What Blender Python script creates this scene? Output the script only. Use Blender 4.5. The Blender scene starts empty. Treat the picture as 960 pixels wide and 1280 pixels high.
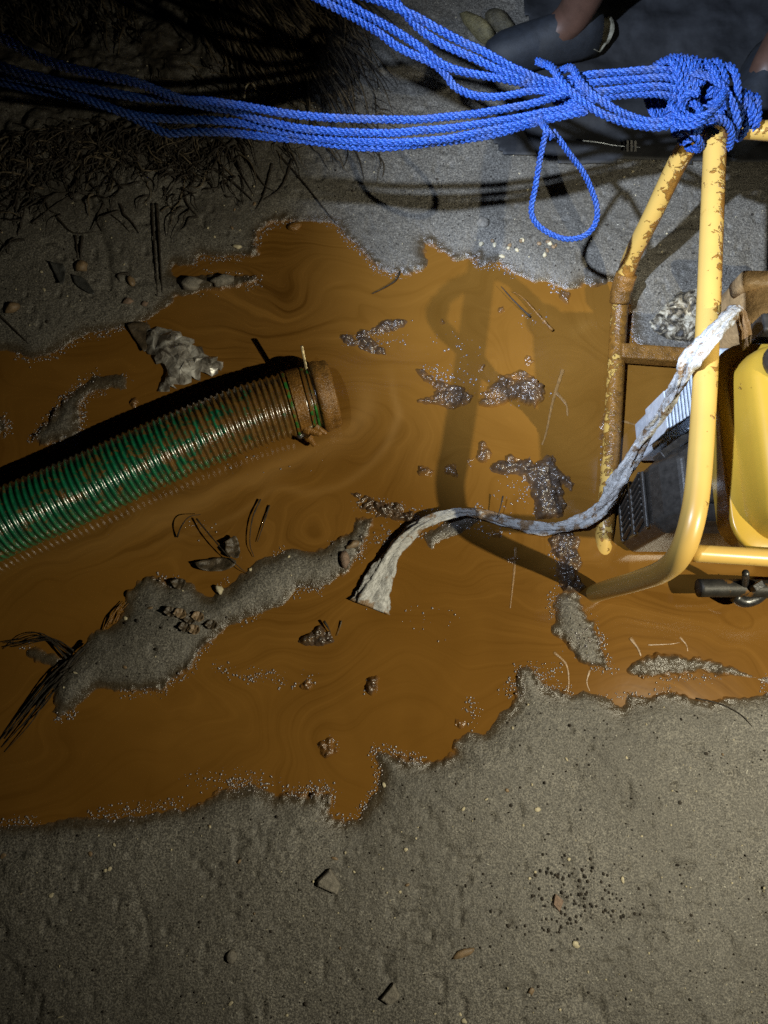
import bpy, math, random
import numpy as np
from mathutils import Vector, Matrix

random.seed(7)
rng = np.random.default_rng(11)
scene = bpy.context.scene
COL = scene.collection

# ------------------------------------------------------------------ camera
W0, H0, F0 = 960.0, 1280.0, 961.0
CAM_H = 1.40
_up = Vector((40, 240, 961)).normalized()          # world up in camera space (nadir at pixel 440,880)
_y = (Vector((0, 1, 0)) - _up * _up.y).normalized()
_x = _y.cross(_up)
ROT = Matrix((_x, _y, _up))                        # camera -> world
camd = bpy.data.cameras.new('camera')
cam = bpy.data.objects.new('camera', camd)
COL.objects.link(cam)
cam.matrix_world = Matrix.Translation((0, 0, CAM_H)) @ ROT.to_4x4()
camd.sensor_fit = 'HORIZONTAL'
camd.sensor_width = 24.0
camd.lens = 24.0 * F0 / W0
camd.clip_start = 0.02
camd.clip_end = 500
camd.dof.use_dof = True
camd.dof.focus_distance = 1.22
camd.dof.aperture_fstop = 24.0 / 4.5
scene.camera = cam
CAMP = Vector((0, 0, CAM_H))


def px(x, y, z=0.0):
    d = ROT @ Vector((x - W0 / 2, H0 / 2 - y, -F0))
    t = (z - CAM_H) / d.z
    return CAMP + d * t


def pxa(pts, z=0.0):
    return np.array([px(p[0], p[1], z)[:2] for p in pts])


# ------------------------------------------------------------------ night sky and the two hand torches
world = bpy.data.worlds.new('World')
scene.world = world
world.use_nodes = True
wn = world.node_tree
bgn = wn.nodes['Background']
sky = wn.nodes.new('ShaderNodeTexSky')
sky.sky_type = 'NISHITA'
sky.sun_disc = False
sky.sun_elevation = math.radians(-4)
sky.sun_rotation = math.radians(90)
wn.links.new(sky.outputs[0], bgn.inputs[0])
bgn.inputs[1].default_value = 0.06


def torch(name, offset, target, power, color, size, blend, radius):
    l = bpy.data.lights.new(name, 'SPOT')
    l.energy = power
    l.color = color
    l.spot_size = math.radians(size)
    l.spot_blend = blend
    l.shadow_soft_size = radius
    o = bpy.data.objects.new(name, l)
    COL.objects.link(o)
    o.location = CAMP + ROT @ Vector(offset)
    o.rotation_euler = (target - o.location).to_track_quat('-Z', 'Y').to_euler()
    return o


torch('warm_torch', (1.13, -0.17, 0.0), px(760, 770), 120, (1.0, 0.93, 0.70), 81, 1.0, 0.010)
torch('cool_torch', (-0.36, 0.30, 0.0), px(925, 270), 265, (0.68, 0.80, 1.0), 58, 1.0, 0.014)

vs = scene.view_settings
vs.view_transform = 'Standard'
vs.look = 'None'
vs.exposure = 0.0
vs.gamma = 1.0
scene.render.engine = 'CYCLES'
scene.cycles.max_bounces = 6
scene.cycles.caustics_reflective = False
scene.cycles.caustics_refractive = False
scene.cycles.sample_clamp_indirect = 1.0
scene.cycles.use_denoising = False


# ------------------------------------------------------------------ helpers
def tag(o, label=None, cat=None, group=None, kind=None):
    if label: o['label'] = label
    if cat: o['category'] = cat
    if group: o['group'] = group
    if kind: o['kind'] = kind
    return o


def empty(name, loc=(0, 0, 0)):
    o = bpy.data.objects.new(name, None)
    o.empty_display_size = 0.05
    COL.objects.link(o)
    o.location = loc
    return o


def put(name, me, mat=None, parent=None):
    o = bpy.data.objects.new(name, me)
    COL.objects.link(o)
    if mat is not None and not me.materials:
        me.materials.append(mat)
    if parent is not None:
        o.parent = parent
        o.matrix_parent_inverse = Matrix.Translation(parent.location).inverted()
    return o


def mesh_np(name, V, F, smooth=True, attrs=None):
    """V (n,3), F (m,4) or (m,3)"""
    V = np.ascontiguousarray(V, dtype=np.float32)
    F = np.ascontiguousarray(F, dtype=np.int32)
    me = bpy.data.meshes.new(name)
    k = F.shape[1]
    me.vertices.add(len(V))
    me.vertices.foreach_set('co', V.ravel())
    me.loops.add(F.size)
    me.loops.foreach_set('vertex_index', F.ravel())
    me.polygons.add(len(F))
    me.polygons.foreach_set('loop_start', np.arange(0, F.size, k, dtype=np.int32))
    me.polygons.foreach_set('use_smooth', np.full(len(F), bool(smooth)))
    me.update(calc_edges=True)
    me.validate()
    for an, av in (attrs or {}).items():
        a = me.attributes.new(an, 'FLOAT', 'POINT')
        a.data.foreach_set('value', np.ascontiguousarray(av, dtype=np.float32).ravel())
    return me


def grid_faces(nx, ny, wrap=False):
    """vertex index = j*nx+i ; wrap in i"""
    i = np.arange(nx if wrap else nx - 1)
    j = np.arange(ny - 1)
    J, I = np.meshgrid(j, i, indexing='ij')
    I2 = (I + 1) % nx
    return np.stack([J * nx + I, J * nx + I2, (J + 1) * nx + I2, (J + 1) * nx + I], -1).reshape(-1, 4)


_TAB = rng.random((512, 512))


def vn(x, y, scale, seed=0):
    """value noise 0..1"""
    x = np.asarray(x) / scale + seed * 17.31 + 1000
    y = np.asarray(y) / scale + seed * 9.77 + 1000
    xi = np.floor(x).astype(int); yi = np.floor(y).astype(int)
    fx = x - xi; fy = y - yi
    fx = fx * fx * fx * (fx * (fx * 6 - 15) + 10); fy = fy * fy * fy * (fy * (fy * 6 - 15) + 10)
    a = _TAB[xi % 512, yi % 512]; b = _TAB[(xi + 1) % 512, yi % 512]
    c = _TAB[xi % 512, (yi + 1) % 512]; d = _TAB[(xi + 1) % 512, (yi + 1) % 512]
    return (a * (1 - fx) + b * fx) * (1 - fy) + (c * (1 - fx) + d * fx) * fy


def sn(x, y, scale, seed=0):
    return vn(x, y, scale, seed) * 2 - 1


def fbm(x, y, scale, seed=0, oct=4, gain=0.5):
    s = 0; a = 1.0; t = 0
    for k in range(oct):
        s = s + a * sn(x, y, scale / 2 ** k, seed + k * 3)
        t += a; a *= gain
    return s / t


def worley(x, y, scale, seed=0):
    """distance to the nearest jittered lattice point, in cells"""
    x = np.asarray(x) / scale + seed * 13.7 + 1000
    y = np.asarray(y) / scale + seed * 5.3 + 1000
    xi = np.floor(x).astype(int); yi = np.floor(y).astype(int)
    best = np.full(x.shape, 9.0)
    for dx in (-1, 0, 1):
        for dy in (-1, 0, 1):
            cx = xi + dx; cy = yi + dy
            ox = _TAB[cx % 512, cy % 512]; oy = _TAB[(cx + 91) % 512, (cy + 37) % 512]
            best = np.minimum(best, (cx + ox - x) ** 2 + (cy + oy - y) ** 2)
    return np.sqrt(best)


def sdf(P, poly):
    """signed distance of points (n,2) to polygon, negative inside"""
    n = len(P)
    d = np.full(n, 1e9); ins = np.zeros(n, bool)
    m = len(poly)
    for k in range(m):
        a = poly[k]; b = poly[(k + 1) % m]
        e = b - a; w = P - a
        t = np.clip((w @ e) / max(e @ e, 1e-12), 0, 1)
        q = w - t[:, None] * e
        d = np.minimum(d, (q * q).sum(1))
        c = (a[1] <= P[:, 1]) != (b[1] <= P[:, 1])
        if abs(e[1]) > 1e-12:
            xi = a[0] + (P[:, 1] - a[1]) / e[1] * e[0]
            ins ^= c & (P[:, 0] < xi)
    d = np.sqrt(d)
    return np.where(ins, -d, d)


def smooth01(x, a, b):
    t = np.clip((x - a) / (b - a), 0, 1)
    return t * t * (3 - 2 * t)


def catmull(P, n):
    """P (k,c) -> resampled (n,c) evenly by chord of first 3 comps"""
    P = np.asarray(P, float)
    Q = np.vstack([2 * P[0] - P[1], P, 2 * P[-1] - P[-2]])
    out = []
    for i in range(1, len(Q) - 2):
        t = np.linspace(0, 1, 24, endpoint=False)[:, None]
        p0, p1, p2, p3 = Q[i - 1], Q[i], Q[i + 1], Q[i + 2]
        out.append(0.5 * ((2 * p1) + (-p0 + p2) * t + (2 * p0 - 5 * p1 + 4 * p2 - p3) * t ** 2 + (-p0 + 3 * p1 - 3 * p2 + p3) * t ** 3))
    out.append(P[-1:])
    D = np.vstack(out)
    s = np.concatenate([[0], np.cumsum(np.linalg.norm(np.diff(D[:, :3], axis=0), axis=1))])
    if n < 1:
        n = max(4, int(s[-1] / n))
    u = np.linspace(0, s[-1], n)
    return np.stack([np.interp(u, s, D[:, c]) for c in range(D.shape[1])], 1), u


def frames(C):
    T = np.gradient(C, axis=0)
    T /= np.linalg.norm(T, axis=1)[:, None] + 1e-12
    N = np.zeros_like(C)
    a = np.array([0, 0, 1.0]) if abs(T[0][2]) < 0.9 else np.array([1.0, 0, 0])
    v = a - T[0] * (a @ T[0]); v /= np.linalg.norm(v)
    for i in range(len(C)):
        v = v - T[i] * (v @ T[i]); v /= np.linalg.norm(v) + 1e-12
        N[i] = v
    return T, N, np.cross(T, N)


def tube_np(C, R, sides=10, cap=True, N=None, B=None):
    """returns V, F(quads) of a swept circle"""
    if N is None:
        _, N, B = frames(C)
    R = np.broadcast_to(np.asarray(R, float), (len(C),))
    th = np.linspace(0, 2 * math.pi, sides, endpoint=False)
    V = C[:, None, :] + R[:, None, None] * (np.cos(th)[None, :, None] * N[:, None, :] + np.sin(th)[None, :, None] * B[:, None, :])
    V = V.reshape(-1, 3)
    F = grid_faces(sides, len(C), True)
    if cap:
        n = len(V)
        V = np.vstack([V, C[0], C[-1]])
        k = np.arange(sides)
        k2 = (k + 1) % sides
        e = (len(C) - 1) * sides
        F = np.vstack([F, np.stack([k2, k, np.full(sides, n), np.full(sides, n)], 1),
                       np.stack([e + k, e + k2, np.full(sides, n + 1), np.full(sides, n + 1)], 1)])
    return V, F


def join_np(parts):
    Vs, Fs, o = [], [], 0
    for V, F in parts:
        Vs.append(V); Fs.append(F + o); o += len(V)
    return np.vstack(Vs), np.vstack(Fs)


def clean(me):
    """merge degenerate quads from caps"""
    import bmesh
    bm = bmesh.new(); bm.from_mesh(me)
    bmesh.ops.dissolve_degenerate(bm, dist=1e-6, edges=bm.edges)
    bm.to_mesh(me); bm.free()
    return me


def quads_to_py(V, F):
    faces = []
    for f in F.tolist():
        g = []
        for k in f:
            if k not in g: g.append(k)
        faces.append(g)
    return V.tolist(), faces


def mesh_py(name, V, F, smooth=True):
    v, f = quads_to_py(np.asarray(V), np.asarray(F)) if not isinstance(F, list) else (V, F)
    me = bpy.data.meshes.new(name)
    me.from_pydata(v, [], f)
    if smooth:
        me.polygons.foreach_set('use_smooth', np.ones(len(me.polygons), dtype=bool))
    me.update()
    return me


def sweep(name, pts, r, mat, parent=None, sides=14, step=0.008, attr=None, cap=True, side=0.0):
    """pts: list of (px,py,z) ; attr per point optional"""
    P = np.array([list(px(*p[:3])) for p in pts])
    if attr is not None:
        P = np.hstack([P, np.array(attr)[:, None]])
    C, u = catmull(P, step)
    V, F = tube_np(C[:, :3], r, sides, cap)
    me = mesh_py(name, V, F)
    if attr is not None:
        a = me.attributes.new('mud', 'FLOAT', 'POINT')
        vals = np.repeat(C[:, 3], sides) + side * np.clip((V[:len(C) * sides, 0] - np.repeat(C[:, 0], sides)) / r, -1, 1)
        if cap: vals = np.concatenate([vals, [C[0, 3], C[-1, 3]]])
        a.data.foreach_set('value', vals.astype(np.float32))
    return put(name, me, mat, parent)


def box_np(c, s, rz=0.0):
    c = np.array(c, float); s = np.array(s, float) / 2
    V = np.array([[x, y, z] for z in (-1, 1) for y in (-1, 1) for x in (-1, 1)], float) * s
    ca, sa = math.cos(rz), math.sin(rz)
    V = np.stack([V[:, 0] * ca - V[:, 1] * sa, V[:, 0] * sa + V[:, 1] * ca, V[:, 2]], 1) + c
    F = np.array([[0, 2, 3, 1], [4, 5, 7, 6], [0, 1, 5, 4], [2, 6, 7, 3], [0, 4, 6, 2], [1, 3, 7, 5]])
    return V, F


def bevel(o, w=0.002, seg=2):
    m = o.modifiers.new('bevel', 'BEVEL')
    m.width = w; m.segments = seg; m.limit_method = 'ANGLE'
    return o


# ------------------------------------------------------------------ materials
class NT:
    def __init__(s, name):
        s.m = bpy.data.materials.new(name)
        s.m.use_nodes = True
        s.t = s.m.node_tree
        s.b = s.t.nodes['Principled BSDF']

    def n(s, typ, **kw):
        nd = s.t.nodes.new(typ)
        for k, v in kw.items():
            if k.startswith('i_'):
                key = k[2:]
                nd.inputs[int(key) if key.isdigit() else key.replace('_', ' ')].default_value = v
            else:
                setattr(nd, k, v)
        return nd

    def l(s, a, b): s.t.links.new(a, b)

    def noise(s, scale, detail=3, rough=0.55, vec=None, dist=0.0):
        nd = s.n('ShaderNodeTexNoise')
        nd.inputs['Scale'].default_value = scale
        nd.inputs['Detail'].default_value = detail
        nd.inputs['Roughness'].default_value = rough
        nd.inputs['Distortion'].default_value = dist
        s.l(vec if vec is not None else s.obj(), nd.inputs['Vector'])
        return nd.outputs['Fac']

    def obj(s):
        if not hasattr(s, '_o'):
            s._g = s.n('ShaderNodeNewGeometry'); s._o = s._g.outputs['Position']
        return s._o

    def attr(s, name):
        a = s.n('ShaderNodeAttribute'); a.attribute_name = name
        return a.outputs['Fac']

    def ramp(s, fac, stops):
        r = s.n('ShaderNodeValToRGB')
        e = r.color_ramp.elements
        while len(e) < len(stops): e.new(0.5)
        for k, (p, c) in enumerate(stops):
            e[k].position = p
            e[k].color = (c, c, c, 1) if isinstance(c, (int, float)) else (*c, 1)
        s.l(fac, r.inputs['Fac'])
        return r.outputs['Color']

    def mix(s, fac, a, b, blend='MIX'):
        m = s.n('ShaderNodeMix', data_type='RGBA', blend_type=blend)
        for sock, v in ((m.inputs[0], fac), (m.inputs[6], a), (m.inputs[7], b)):
            if isinstance(v, (int, float)): sock.default_value = v
            elif isinstance(v, tuple): sock.default_value = (*v, 1)
            else: s.l(v, sock)
        return m.outputs[2]

    def math(s, op, a, b=None, c=None, clamp=False):
        m = s.n('ShaderNodeMath', operation=op, use_clamp=clamp)
        for k, v in enumerate((a, b, c)):
            if v is None: continue
            if isinstance(v, (int, float)): m.inputs[k].default_value = v
            else: s.l(v, m.inputs[k])
        return m.outputs[0]

    def bump(s, h, strength=0.5, dist=0.002, normal=None):
        b = s.n('ShaderNodeBump')
        b.inputs['Strength'].default_value = strength
        b.inputs['Distance'].default_value = dist
        s.l(h, b.inputs['Height'])
        if normal is not None: s.l(normal, b.inputs['Normal'])
        return b.outputs['Normal']

    def fin(s, color=None, rough=None, normal=None, spec=None, metal=None, **kw):
        for key, v in (('Base Color', color), ('Roughness', rough), ('Normal', normal), ('Specular IOR Level', spec), ('Metallic', metal)):
            if v is None: continue
            sk = s.b.inputs[key]
            if isinstance(v, tuple): sk.default_value = (*v, 1)
            elif isinstance(v, (int, float)): sk.default_value = v
            else: s.l(v, sk)
        for k, v in kw.items(): s.b.inputs[k.replace('_', ' ')].default_value = v
        return s.m


MUDC = (0.27, 0.115, 0.017)


def m_sand():
    t = NT('wet_sand')
    fine = t.noise(330, 2, 0.75)
    mid = t.noise(115, 3, 0.6)
    big = t.noise(9, 4, 0.6)
    c = t.ramp(fine, [(0.34, (0.034, 0.031, 0.027)), (0.5, (0.130, 0.120, 0.103)), (0.66, (0.30, 0.278, 0.235))])
    c = t.mix(t.math('MULTIPLY', t.ramp(mid, [(0.30, 1.0), (0.42, 0.0)]), 0.6), c, (0.045, 0.04, 0.034))
    dmp = t.noise(3.1, 5, 0.62, None, 0.6)
    c = t.mix(t.ramp(dmp, [(0.42, 0.0), (0.62, 0.42)]), c, (0.06, 0.053, 0.042))
    c = t.mix(t.ramp(big, [(0.35, 0.0), (0.7, 0.5)]), c, (0.19, 0.175, 0.145), 'MULTIPLY') if False else t.mix(t.ramp(big, [(0.3, 0.0), (0.75, 0.35)]), c, (0.085, 0.08, 0.07))
    speck = t.noise(240, 1, 0.5)
    c = t.mix(t.ramp(speck, [(0.73, 0.0), (0.78, 1.0)]), c, (0.42, 0.40, 0.34))
    soil = t.attr('soil')
    sc = t.ramp(t.noise(60, 4, 0.65), [(0.3, (0.014, 0.011, 0.008)), (0.7, (0.075, 0.062, 0.045))])
    c = t.mix(soil, c, sc)
    wet = t.attr('wet')
    wc = t.mix(0.72, c, (0.06, 0.04, 0.018))
    c = t.mix(wet, c, wc)
    coat = t.attr('coat')
    c = t.mix(coat, c, (0.20, 0.088, 0.015))
    r = t.mix(t.math('MAXIMUM', wet, coat), (0.62, 0.62, 0.62), (0.27, 0.27, 0.27))
    h = t.math('ADD', t.math('MULTIPLY', fine, 0.5), t.math('MULTIPLY', mid, 0.8))
    nrm = t.bump(h, 0.85, 0.0026)
    return t.fin(c, r, nrm, 0.6)


def m_mud():
    t = NT('muddy_water')
    fl = t.attr('flow'); con = t.attr('contrast')
    pos = t.obj()
    sx = t.n('ShaderNodeSeparateXYZ'); t.l(pos, sx.inputs[0])
    cb = t.n('ShaderNodeCombineXYZ')
    t.l(t.math('MULTIPLY', fl, 1.0), cb.inputs[0])
    t.l(t.math('MULTIPLY', sx.outputs[0], 0.05), cb.inputs[1])
    t.l(t.math('MULTIPLY', sx.outputs[1], 0.05), cb.inputs[2])
    a = t.noise(46, 4, 0.62, cb.outputs[0])
    b = t.noise(3.2, 3, 0.5, pos, 1.2)
    base = t.ramp(b, [(0.3, (0.158, 0.071, 0.011)), (0.7, (0.215, 0.100, 0.017))])
    streak = t.ramp(a, [(0.35, 0.0), (0.46, 0.5), (0.55, 0.6), (0.67, 1.0)])
    lo = t.mix(0.75, base, (0.055, 0.023, 0.005))
    hi = t.mix(0.55, base, (0.30, 0.155, 0.04))
    sc = t.mix(streak, lo, hi)
    c = t.mix(con, base, sc)
    c = t.mix(t.math('MULTIPLY', t.attr('silt'), 0.5), c, (0.34, 0.185, 0.055))
    nrm = t.bump(t.noise(40, 2, 0.5), 0.06, 0.002)
    return t.fin(c, 0.12, nrm, 0.4)


def m_lump():
    t = NT('wet_mud_clod')
    f = t.noise(300, 3, 0.6); g = t.noise(70, 3, 0.6)
    c = t.ramp(g, [(0.3, (0.022, 0.020, 0.020)), (0.52, (0.055, 0.050, 0.047)), (0.76, (0.13, 0.075, 0.028))])
    c = t.mix(t.attr('coat'), c, (0.19, 0.085, 0.015))
    nrm = t.bump(t.math('ADD', f, g), 0.55, 0.0025)
    return t.fin(c, 0.22, nrm, 0.8)


def m_bead():
    t = NT('mud_bubble')
    c = t.ramp(t.noise(35, 1), [(0.3, (0.14, 0.085, 0.045)), (0.55, (0.19, 0.175, 0.19))])
    return t.fin(c, 0.3, None, 1.0, Coat_Weight=1.0, Coat_Roughness=0.26, Coat_IOR=1.9)


def m_paint(mud0=0.0, name='yellow_paint', base=(0.56, 0.355, 0.088), rough=0.33):
    t = NT(name)
    k = t.math('ADD', t.attr('mud'), mud0)
    n1 = t.noise(75, 4, 0.62, None, 0.6)
    n2 = t.noise(14, 3, 0.6)
    v = t.math('ADD', t.math('ADD', t.math('MULTIPLY', n1, 0.6), t.math('MULTIPLY', n2, 0.4)), t.math('MULTIPLY', k, 0.62))
    mk = t.ramp(v, [(0.72, 0.0), (0.745, 1.0)])
    wear = t.ramp(t.noise(32, 5, 0.7), [(0.64, 0.0), (0.68, 0.55)])
    c = t.mix(t.ramp(n2, [(0.3, 0.0), (0.7, 0.35)]), base, (base[0] * 0.78, base[1] * 0.74, base[2] * 0.8))
    c = t.mix(wear, c, (0.42, 0.24, 0.05))
    mc = t.ramp(n1, [(0.3, (0.11, 0.05, 0.010)), (0.7, (0.30, 0.14, 0.024))])
    c = t.mix(mk, c, mc)
    fine = t.noise(260, 2, 0.6)
    nrm = t.bump(t.math('ADD', mk, t.math('MULTIPLY', t.math('MULTIPLY', fine, mk), 1.2)), 0.8, 0.0018)
    r = t.mix(mk, (rough, rough, rough), (0.3, 0.3, 0.3))
    return t.fin(c, r, nrm, 0.5)


def m_simple(name, col, rough=0.5, metal=0.0, nscale=40, var=0.35, bs=0.3, bd=0.001, spec=0.5, muddy=0.0):
    t = NT(name)
    n1 = t.noise(nscale, 4, 0.6)
    c = t.ramp(n1, [(0.3, tuple(v * (1 - var) for v in col)), (0.7, tuple(min(1, v * (1 + var)) for v in col))])
    if muddy:
        mk = t.ramp(t.noise(28, 5, 0.65, None, 0.4), [(0.62 - muddy * 0.3, 0.0), (0.66 - muddy * 0.3, 1.0)])
        c = t.mix(mk, c, (0.16, 0.075, 0.016))
    nrm = t.bump(t.noise(nscale * 4, 3, 0.6), bs, bd)
    return t.fin(c, rough, nrm, spec, metal)


def m_hose():
    t = NT('green_hose')
    k = t.attr('mud')
    n1 = t.noise(60, 4, 0.65, None, 0.5); n2 = t.noise(11, 3, 0.6)
    n3 = t.noise(26, 4, 0.7, None, 0.8)
    v = t.math('ADD', t.math('ADD', t.math('MULTIPLY', n1, 0.6), t.math('MULTIPLY', n3, 0.5)), t.math('SUBTRACT', t.math('MULTIPLY', k, 0.6), 0.04))
    mk = t.ramp(v, [(0.575, 0.0), (0.66, 1.0)])
    c = t.ramp(t.noise(45, 3), [(0.3, (0.004, 0.13, 0.058)), (0.7, (0.014, 0.27, 0.115))])
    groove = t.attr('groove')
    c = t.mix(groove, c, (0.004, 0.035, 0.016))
    mc = t.ramp(n1, [(0.3, (0.075, 0.034, 0.008)), (0.7, (0.20, 0.092, 0.018))])
    c = t.mix(t.math('MULTIPLY', mk, 0.92), c, mc)
    nrm = t.bump(t.noise(170, 3, 0.6), 0.6, 0.0016)
    return t.fin(c, 0.25, nrm, 1.0, Coat_Weight=0.8, Coat_Roughness=0.16, Coat_IOR=1.7)


def m_rope():
    t = NT('blue_poly_rope')
    n1 = t.noise(420, 2, 0.6); n2 = t.noise(30, 3, 0.6)
    c = t.ramp(n1, [(0.34, (0.004, 0.020, 0.155)), (0.66, (0.040, 0.125, 0.48))])
    c = t.mix(t.ramp(n2, [(0.5, 0.0), (0.75, 0.5)]), c, (0.075, 0.085, 0.11))
    nrm = t.bump(n1, 0.5, 0.0006)
    return t.fin(c, 0.45, nrm, 0.3)


def m_rag():
    t = NT('muddy_rag')
    cb = t.n('ShaderNodeCombineXYZ')
    t.l(t.attr('u'), cb.inputs[0]); t.l(t.attr('s'), cb.inputs[1])
    fib = t.noise(34, 4, 0.7, cb.outputs[0])
    n1 = t.noise(70, 4, 0.65); n2 = t.noise(16, 3, 0.6)
    c = t.ramp(fib, [(0.3, (0.24, 0.235, 0.225)), (0.68, (0.66, 0.66, 0.66))])
    v = t.math('ADD', t.math('ADD', t.math('MULTIPLY', n1, 0.56), t.math('MULTIPLY', n2, 0.4)), t.math('ADD', t.math('MULTIPLY', t.attr('mud'), 0.5), t.math('MULTIPLY', fib, 0.2)))
    mk = t.ramp(v, [(0.595, 0.0), (0.66, 0.9)])
    c = t.mix(mk, c, (0.20, 0.105, 0.03))
    nrm = t.bump(t.math('ADD', fib, t.math('MULTIPLY', n1, 0.6)), 0.9, 0.003)
    return t.fin(c, 0.42, nrm, 0.5)


def m_plastic():
    t = NT('crumpled_film')
    n1 = t.noise(42, 4, 0.6, None, 0.8)
    c = t.ramp(n1, [(0.38, (0.09, 0.075, 0.06)), (0.52, (0.36, 0.335, 0.30)), (0.66, (0.72, 0.70, 0.66))])  # bright glints put into the film colour as pale patches
    m = t.fin(c, 0.27, t.bump(t.noise(60, 2, 0.6), 0.35, 0.003), 1.0, 0.12)
    t.b.inputs['Coat Weight'].default_value = 0.5
    t.b.inputs['Alpha'].default_value = 0.8
    return m


def m_skin():
    t = NT('skin')
    c = t.ramp(t.noise(30, 4), [(0.3, (0.06, 0.031, 0.021)), (0.7, (0.095, 0.05, 0.035))])
    return t.fin(c, 0.5, t.bump(t.noise(300, 2), 0.2, 0.0006), 0.4)


M = dict(sand=m_sand(), mud=m_mud(), lump=m_lump(), bead=m_bead(), paint=m_paint(), hose=m_hose(), rope=m_rope(), rag=m_rag(), film=m_plastic(), skin=m_skin())
M['tank'] = m_paint(0.10, 'tank_paint', (0.42, 0.26, 0.03), 0.28)
M['coat'] = m_simple('mud_coating', (0.20, 0.095, 0.02), 0.32, 0, 60, 0.4, 0.9, 0.003)
M['black'] = m_simple('black_plastic', (0.03, 0.027, 0.024), 0.3, 0, 90, 0.4, 0.3, 0.0006, 0.5)
M['dark'] = m_simple('dark_void', (0.006, 0.006, 0.006), 0.7)
M['alu'] = m_simple('cast_aluminium', (0.62, 0.68, 0.76), 0.38, 0.25, 70, 0.2, 0.4, 0.0008, 0.5)
M['steel'] = m_simple('dull_steel', (0.10, 0.10, 0.10), 0.35, 0.8, 80, 0.4, 0.4, 0.0008)
M['root'] = m_simple('dark_root', (0.028, 0.022, 0.016), 0.6, 0, 160, 0.7, 0.6, 0.001, 0.35)
M['straw'] = m_simple('dry_fibre', (0.115, 0.09, 0.058), 0.6, 0, 160, 0.6, 0.6, 0.001, 0.35)
M['stone'] = m_simple('grey_stone', (0.20, 0.18, 0.15), 0.7, 0, 120, 0.5, 0.8, 0.002)
M['brick'] = m_simple('pinkish_stone', (0.22, 0.15, 0.11), 0.75, 0, 120, 0.4, 0.8, 0.002)
M['pale'] = m_simple('pale_husk', (0.50, 0.44, 0.30), 0.6, 0, 200, 0.3, 0.5, 0.001)
M['tan'] = m_simple('tan_shell', (0.20, 0.135, 0.075), 0.5, 0, 120, 0.4, 0.6, 0.001)
M['leaf'] = m_simple('dead_leaf', (0.07, 0.052, 0.033), 0.4, 0, 90, 0.6, 0.6, 0.002)
M['leafgrey'] = m_simple('grey_leaf', (0.05, 0.05, 0.047), 0.5, 0, 90, 0.4, 0.6, 0.002)
M['tarp'] = m_simple('black_sheet', (0.024, 0.025, 0.028), 0.6, 0, 18, 0.45, 0.25, 0.002, 0.35)
M['white'] = m_simple('white_print', (0.2, 0.2, 0.2), 0.5)
M['shoe'] = m_simple('blue_grey_rubber', (0.014, 0.017, 0.023), 0.65, 0, 60, 0.3, 0.3, 0.001)
M['cloth'] = m_simple('dark_cloth', (0.015, 0.015, 0.018), 0.85, 0, 200, 0.4, 0.5, 0.001)
M['hair'] = m_simple('black_hair', (0.01, 0.008, 0.007), 0.5, 0, 300, 0.4, 0.6, 0.002)
M['clay'] = m_simple('cream_clay', (0.24, 0.132, 0.044), 0.35, 0, 120, 0.3, 0.4, 0.001)


def m_rock():
    t = NT('mottled_rock')
    a = t.noise(38, 5, 0.7, None, 1.5)
    c = t.ramp(a, [(0.42, (0.03, 0.026, 0.02)), (0.5, (0.16, 0.13, 0.085)), (0.6, (0.50, 0.45, 0.34))])
    return t.fin(c, 0.5, t.bump(t.noise(90, 4, 0.6), 0.9, 0.004), 0.5)


M['rock'] = m_rock()

# ------------------------------------------------------------------ shoreline traced from the photograph (pixels on the ground)
POOL = [(-330, 430), (-150, 432), (0, 437), (20, 440), (40, 450), (58, 447), (75, 436), (105, 420), (140, 412), (165, 408), (185, 400), (205, 385), (222, 371),
        (250, 362), (285, 360), (318, 352), (322, 344), (290, 346), (262, 344), (240, 347), (222, 350),
        (215, 344), (217, 334), (241, 331), (249, 319), (262, 321), (275, 323), (324, 319), (318, 306), (324, 291), (341, 278), (357, 274), (380, 276), (410, 278),
        (421, 282), (432, 297), (447, 308), (459, 321), (474, 338), (489, 343), (500, 340), (506, 343), (530, 336), (536, 325), (529, 312), (530, 304), (539, 304),
        (549, 312), (571, 325), (586, 323), (599, 322), (596, 334), (624, 329), (642, 340), (655, 347), (664, 354), (683, 354), (699, 361), (717, 362), (730, 354),
        (746, 356), (761, 353), (774, 356), (786, 380), (792, 420), (802, 438), (830, 446), (900, 450), (960, 455), (1080, 460), (1180, 520), (1190, 760), (1120, 850),
        (1000, 862), (960, 867), (941, 871), (926, 874), (907, 875), (888, 878), (872, 875), (860, 871), (841, 867), (826, 867), (810, 871), (794, 871), (785, 867), (782, 880),
        (776, 885), (763, 874), (754, 869), (741, 867), (730, 863), (721, 867), (707, 866), (691, 864), (682, 860), (676, 850), (666, 836), (660, 831), (650, 835), (644, 850),
        (646, 870), (640, 885), (625, 892), (615, 905), (605, 917), (585, 917), (575, 925), (567, 930), (570, 942), (555, 947), (535, 952), (505, 950), (483, 940), (470, 938),
        (472, 950), (477, 963), (475, 977), (470, 990), (458, 1007), (447, 1022), (433, 1026), (420, 1023), (412, 1015), (415, 997), (413, 992), (400, 990), (387, 993),
        (367, 992), (347, 995), (333, 987), (317, 978), (297, 987), (277, 988), (260, 998), (243, 1007), (230, 1012), (213, 1012), (200, 1015), (170, 1018), (140, 1022),
        (110, 1022), (70, 1027), (30, 1030), (0, 1033), (-150, 1040), (-330, 1000)]
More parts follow.
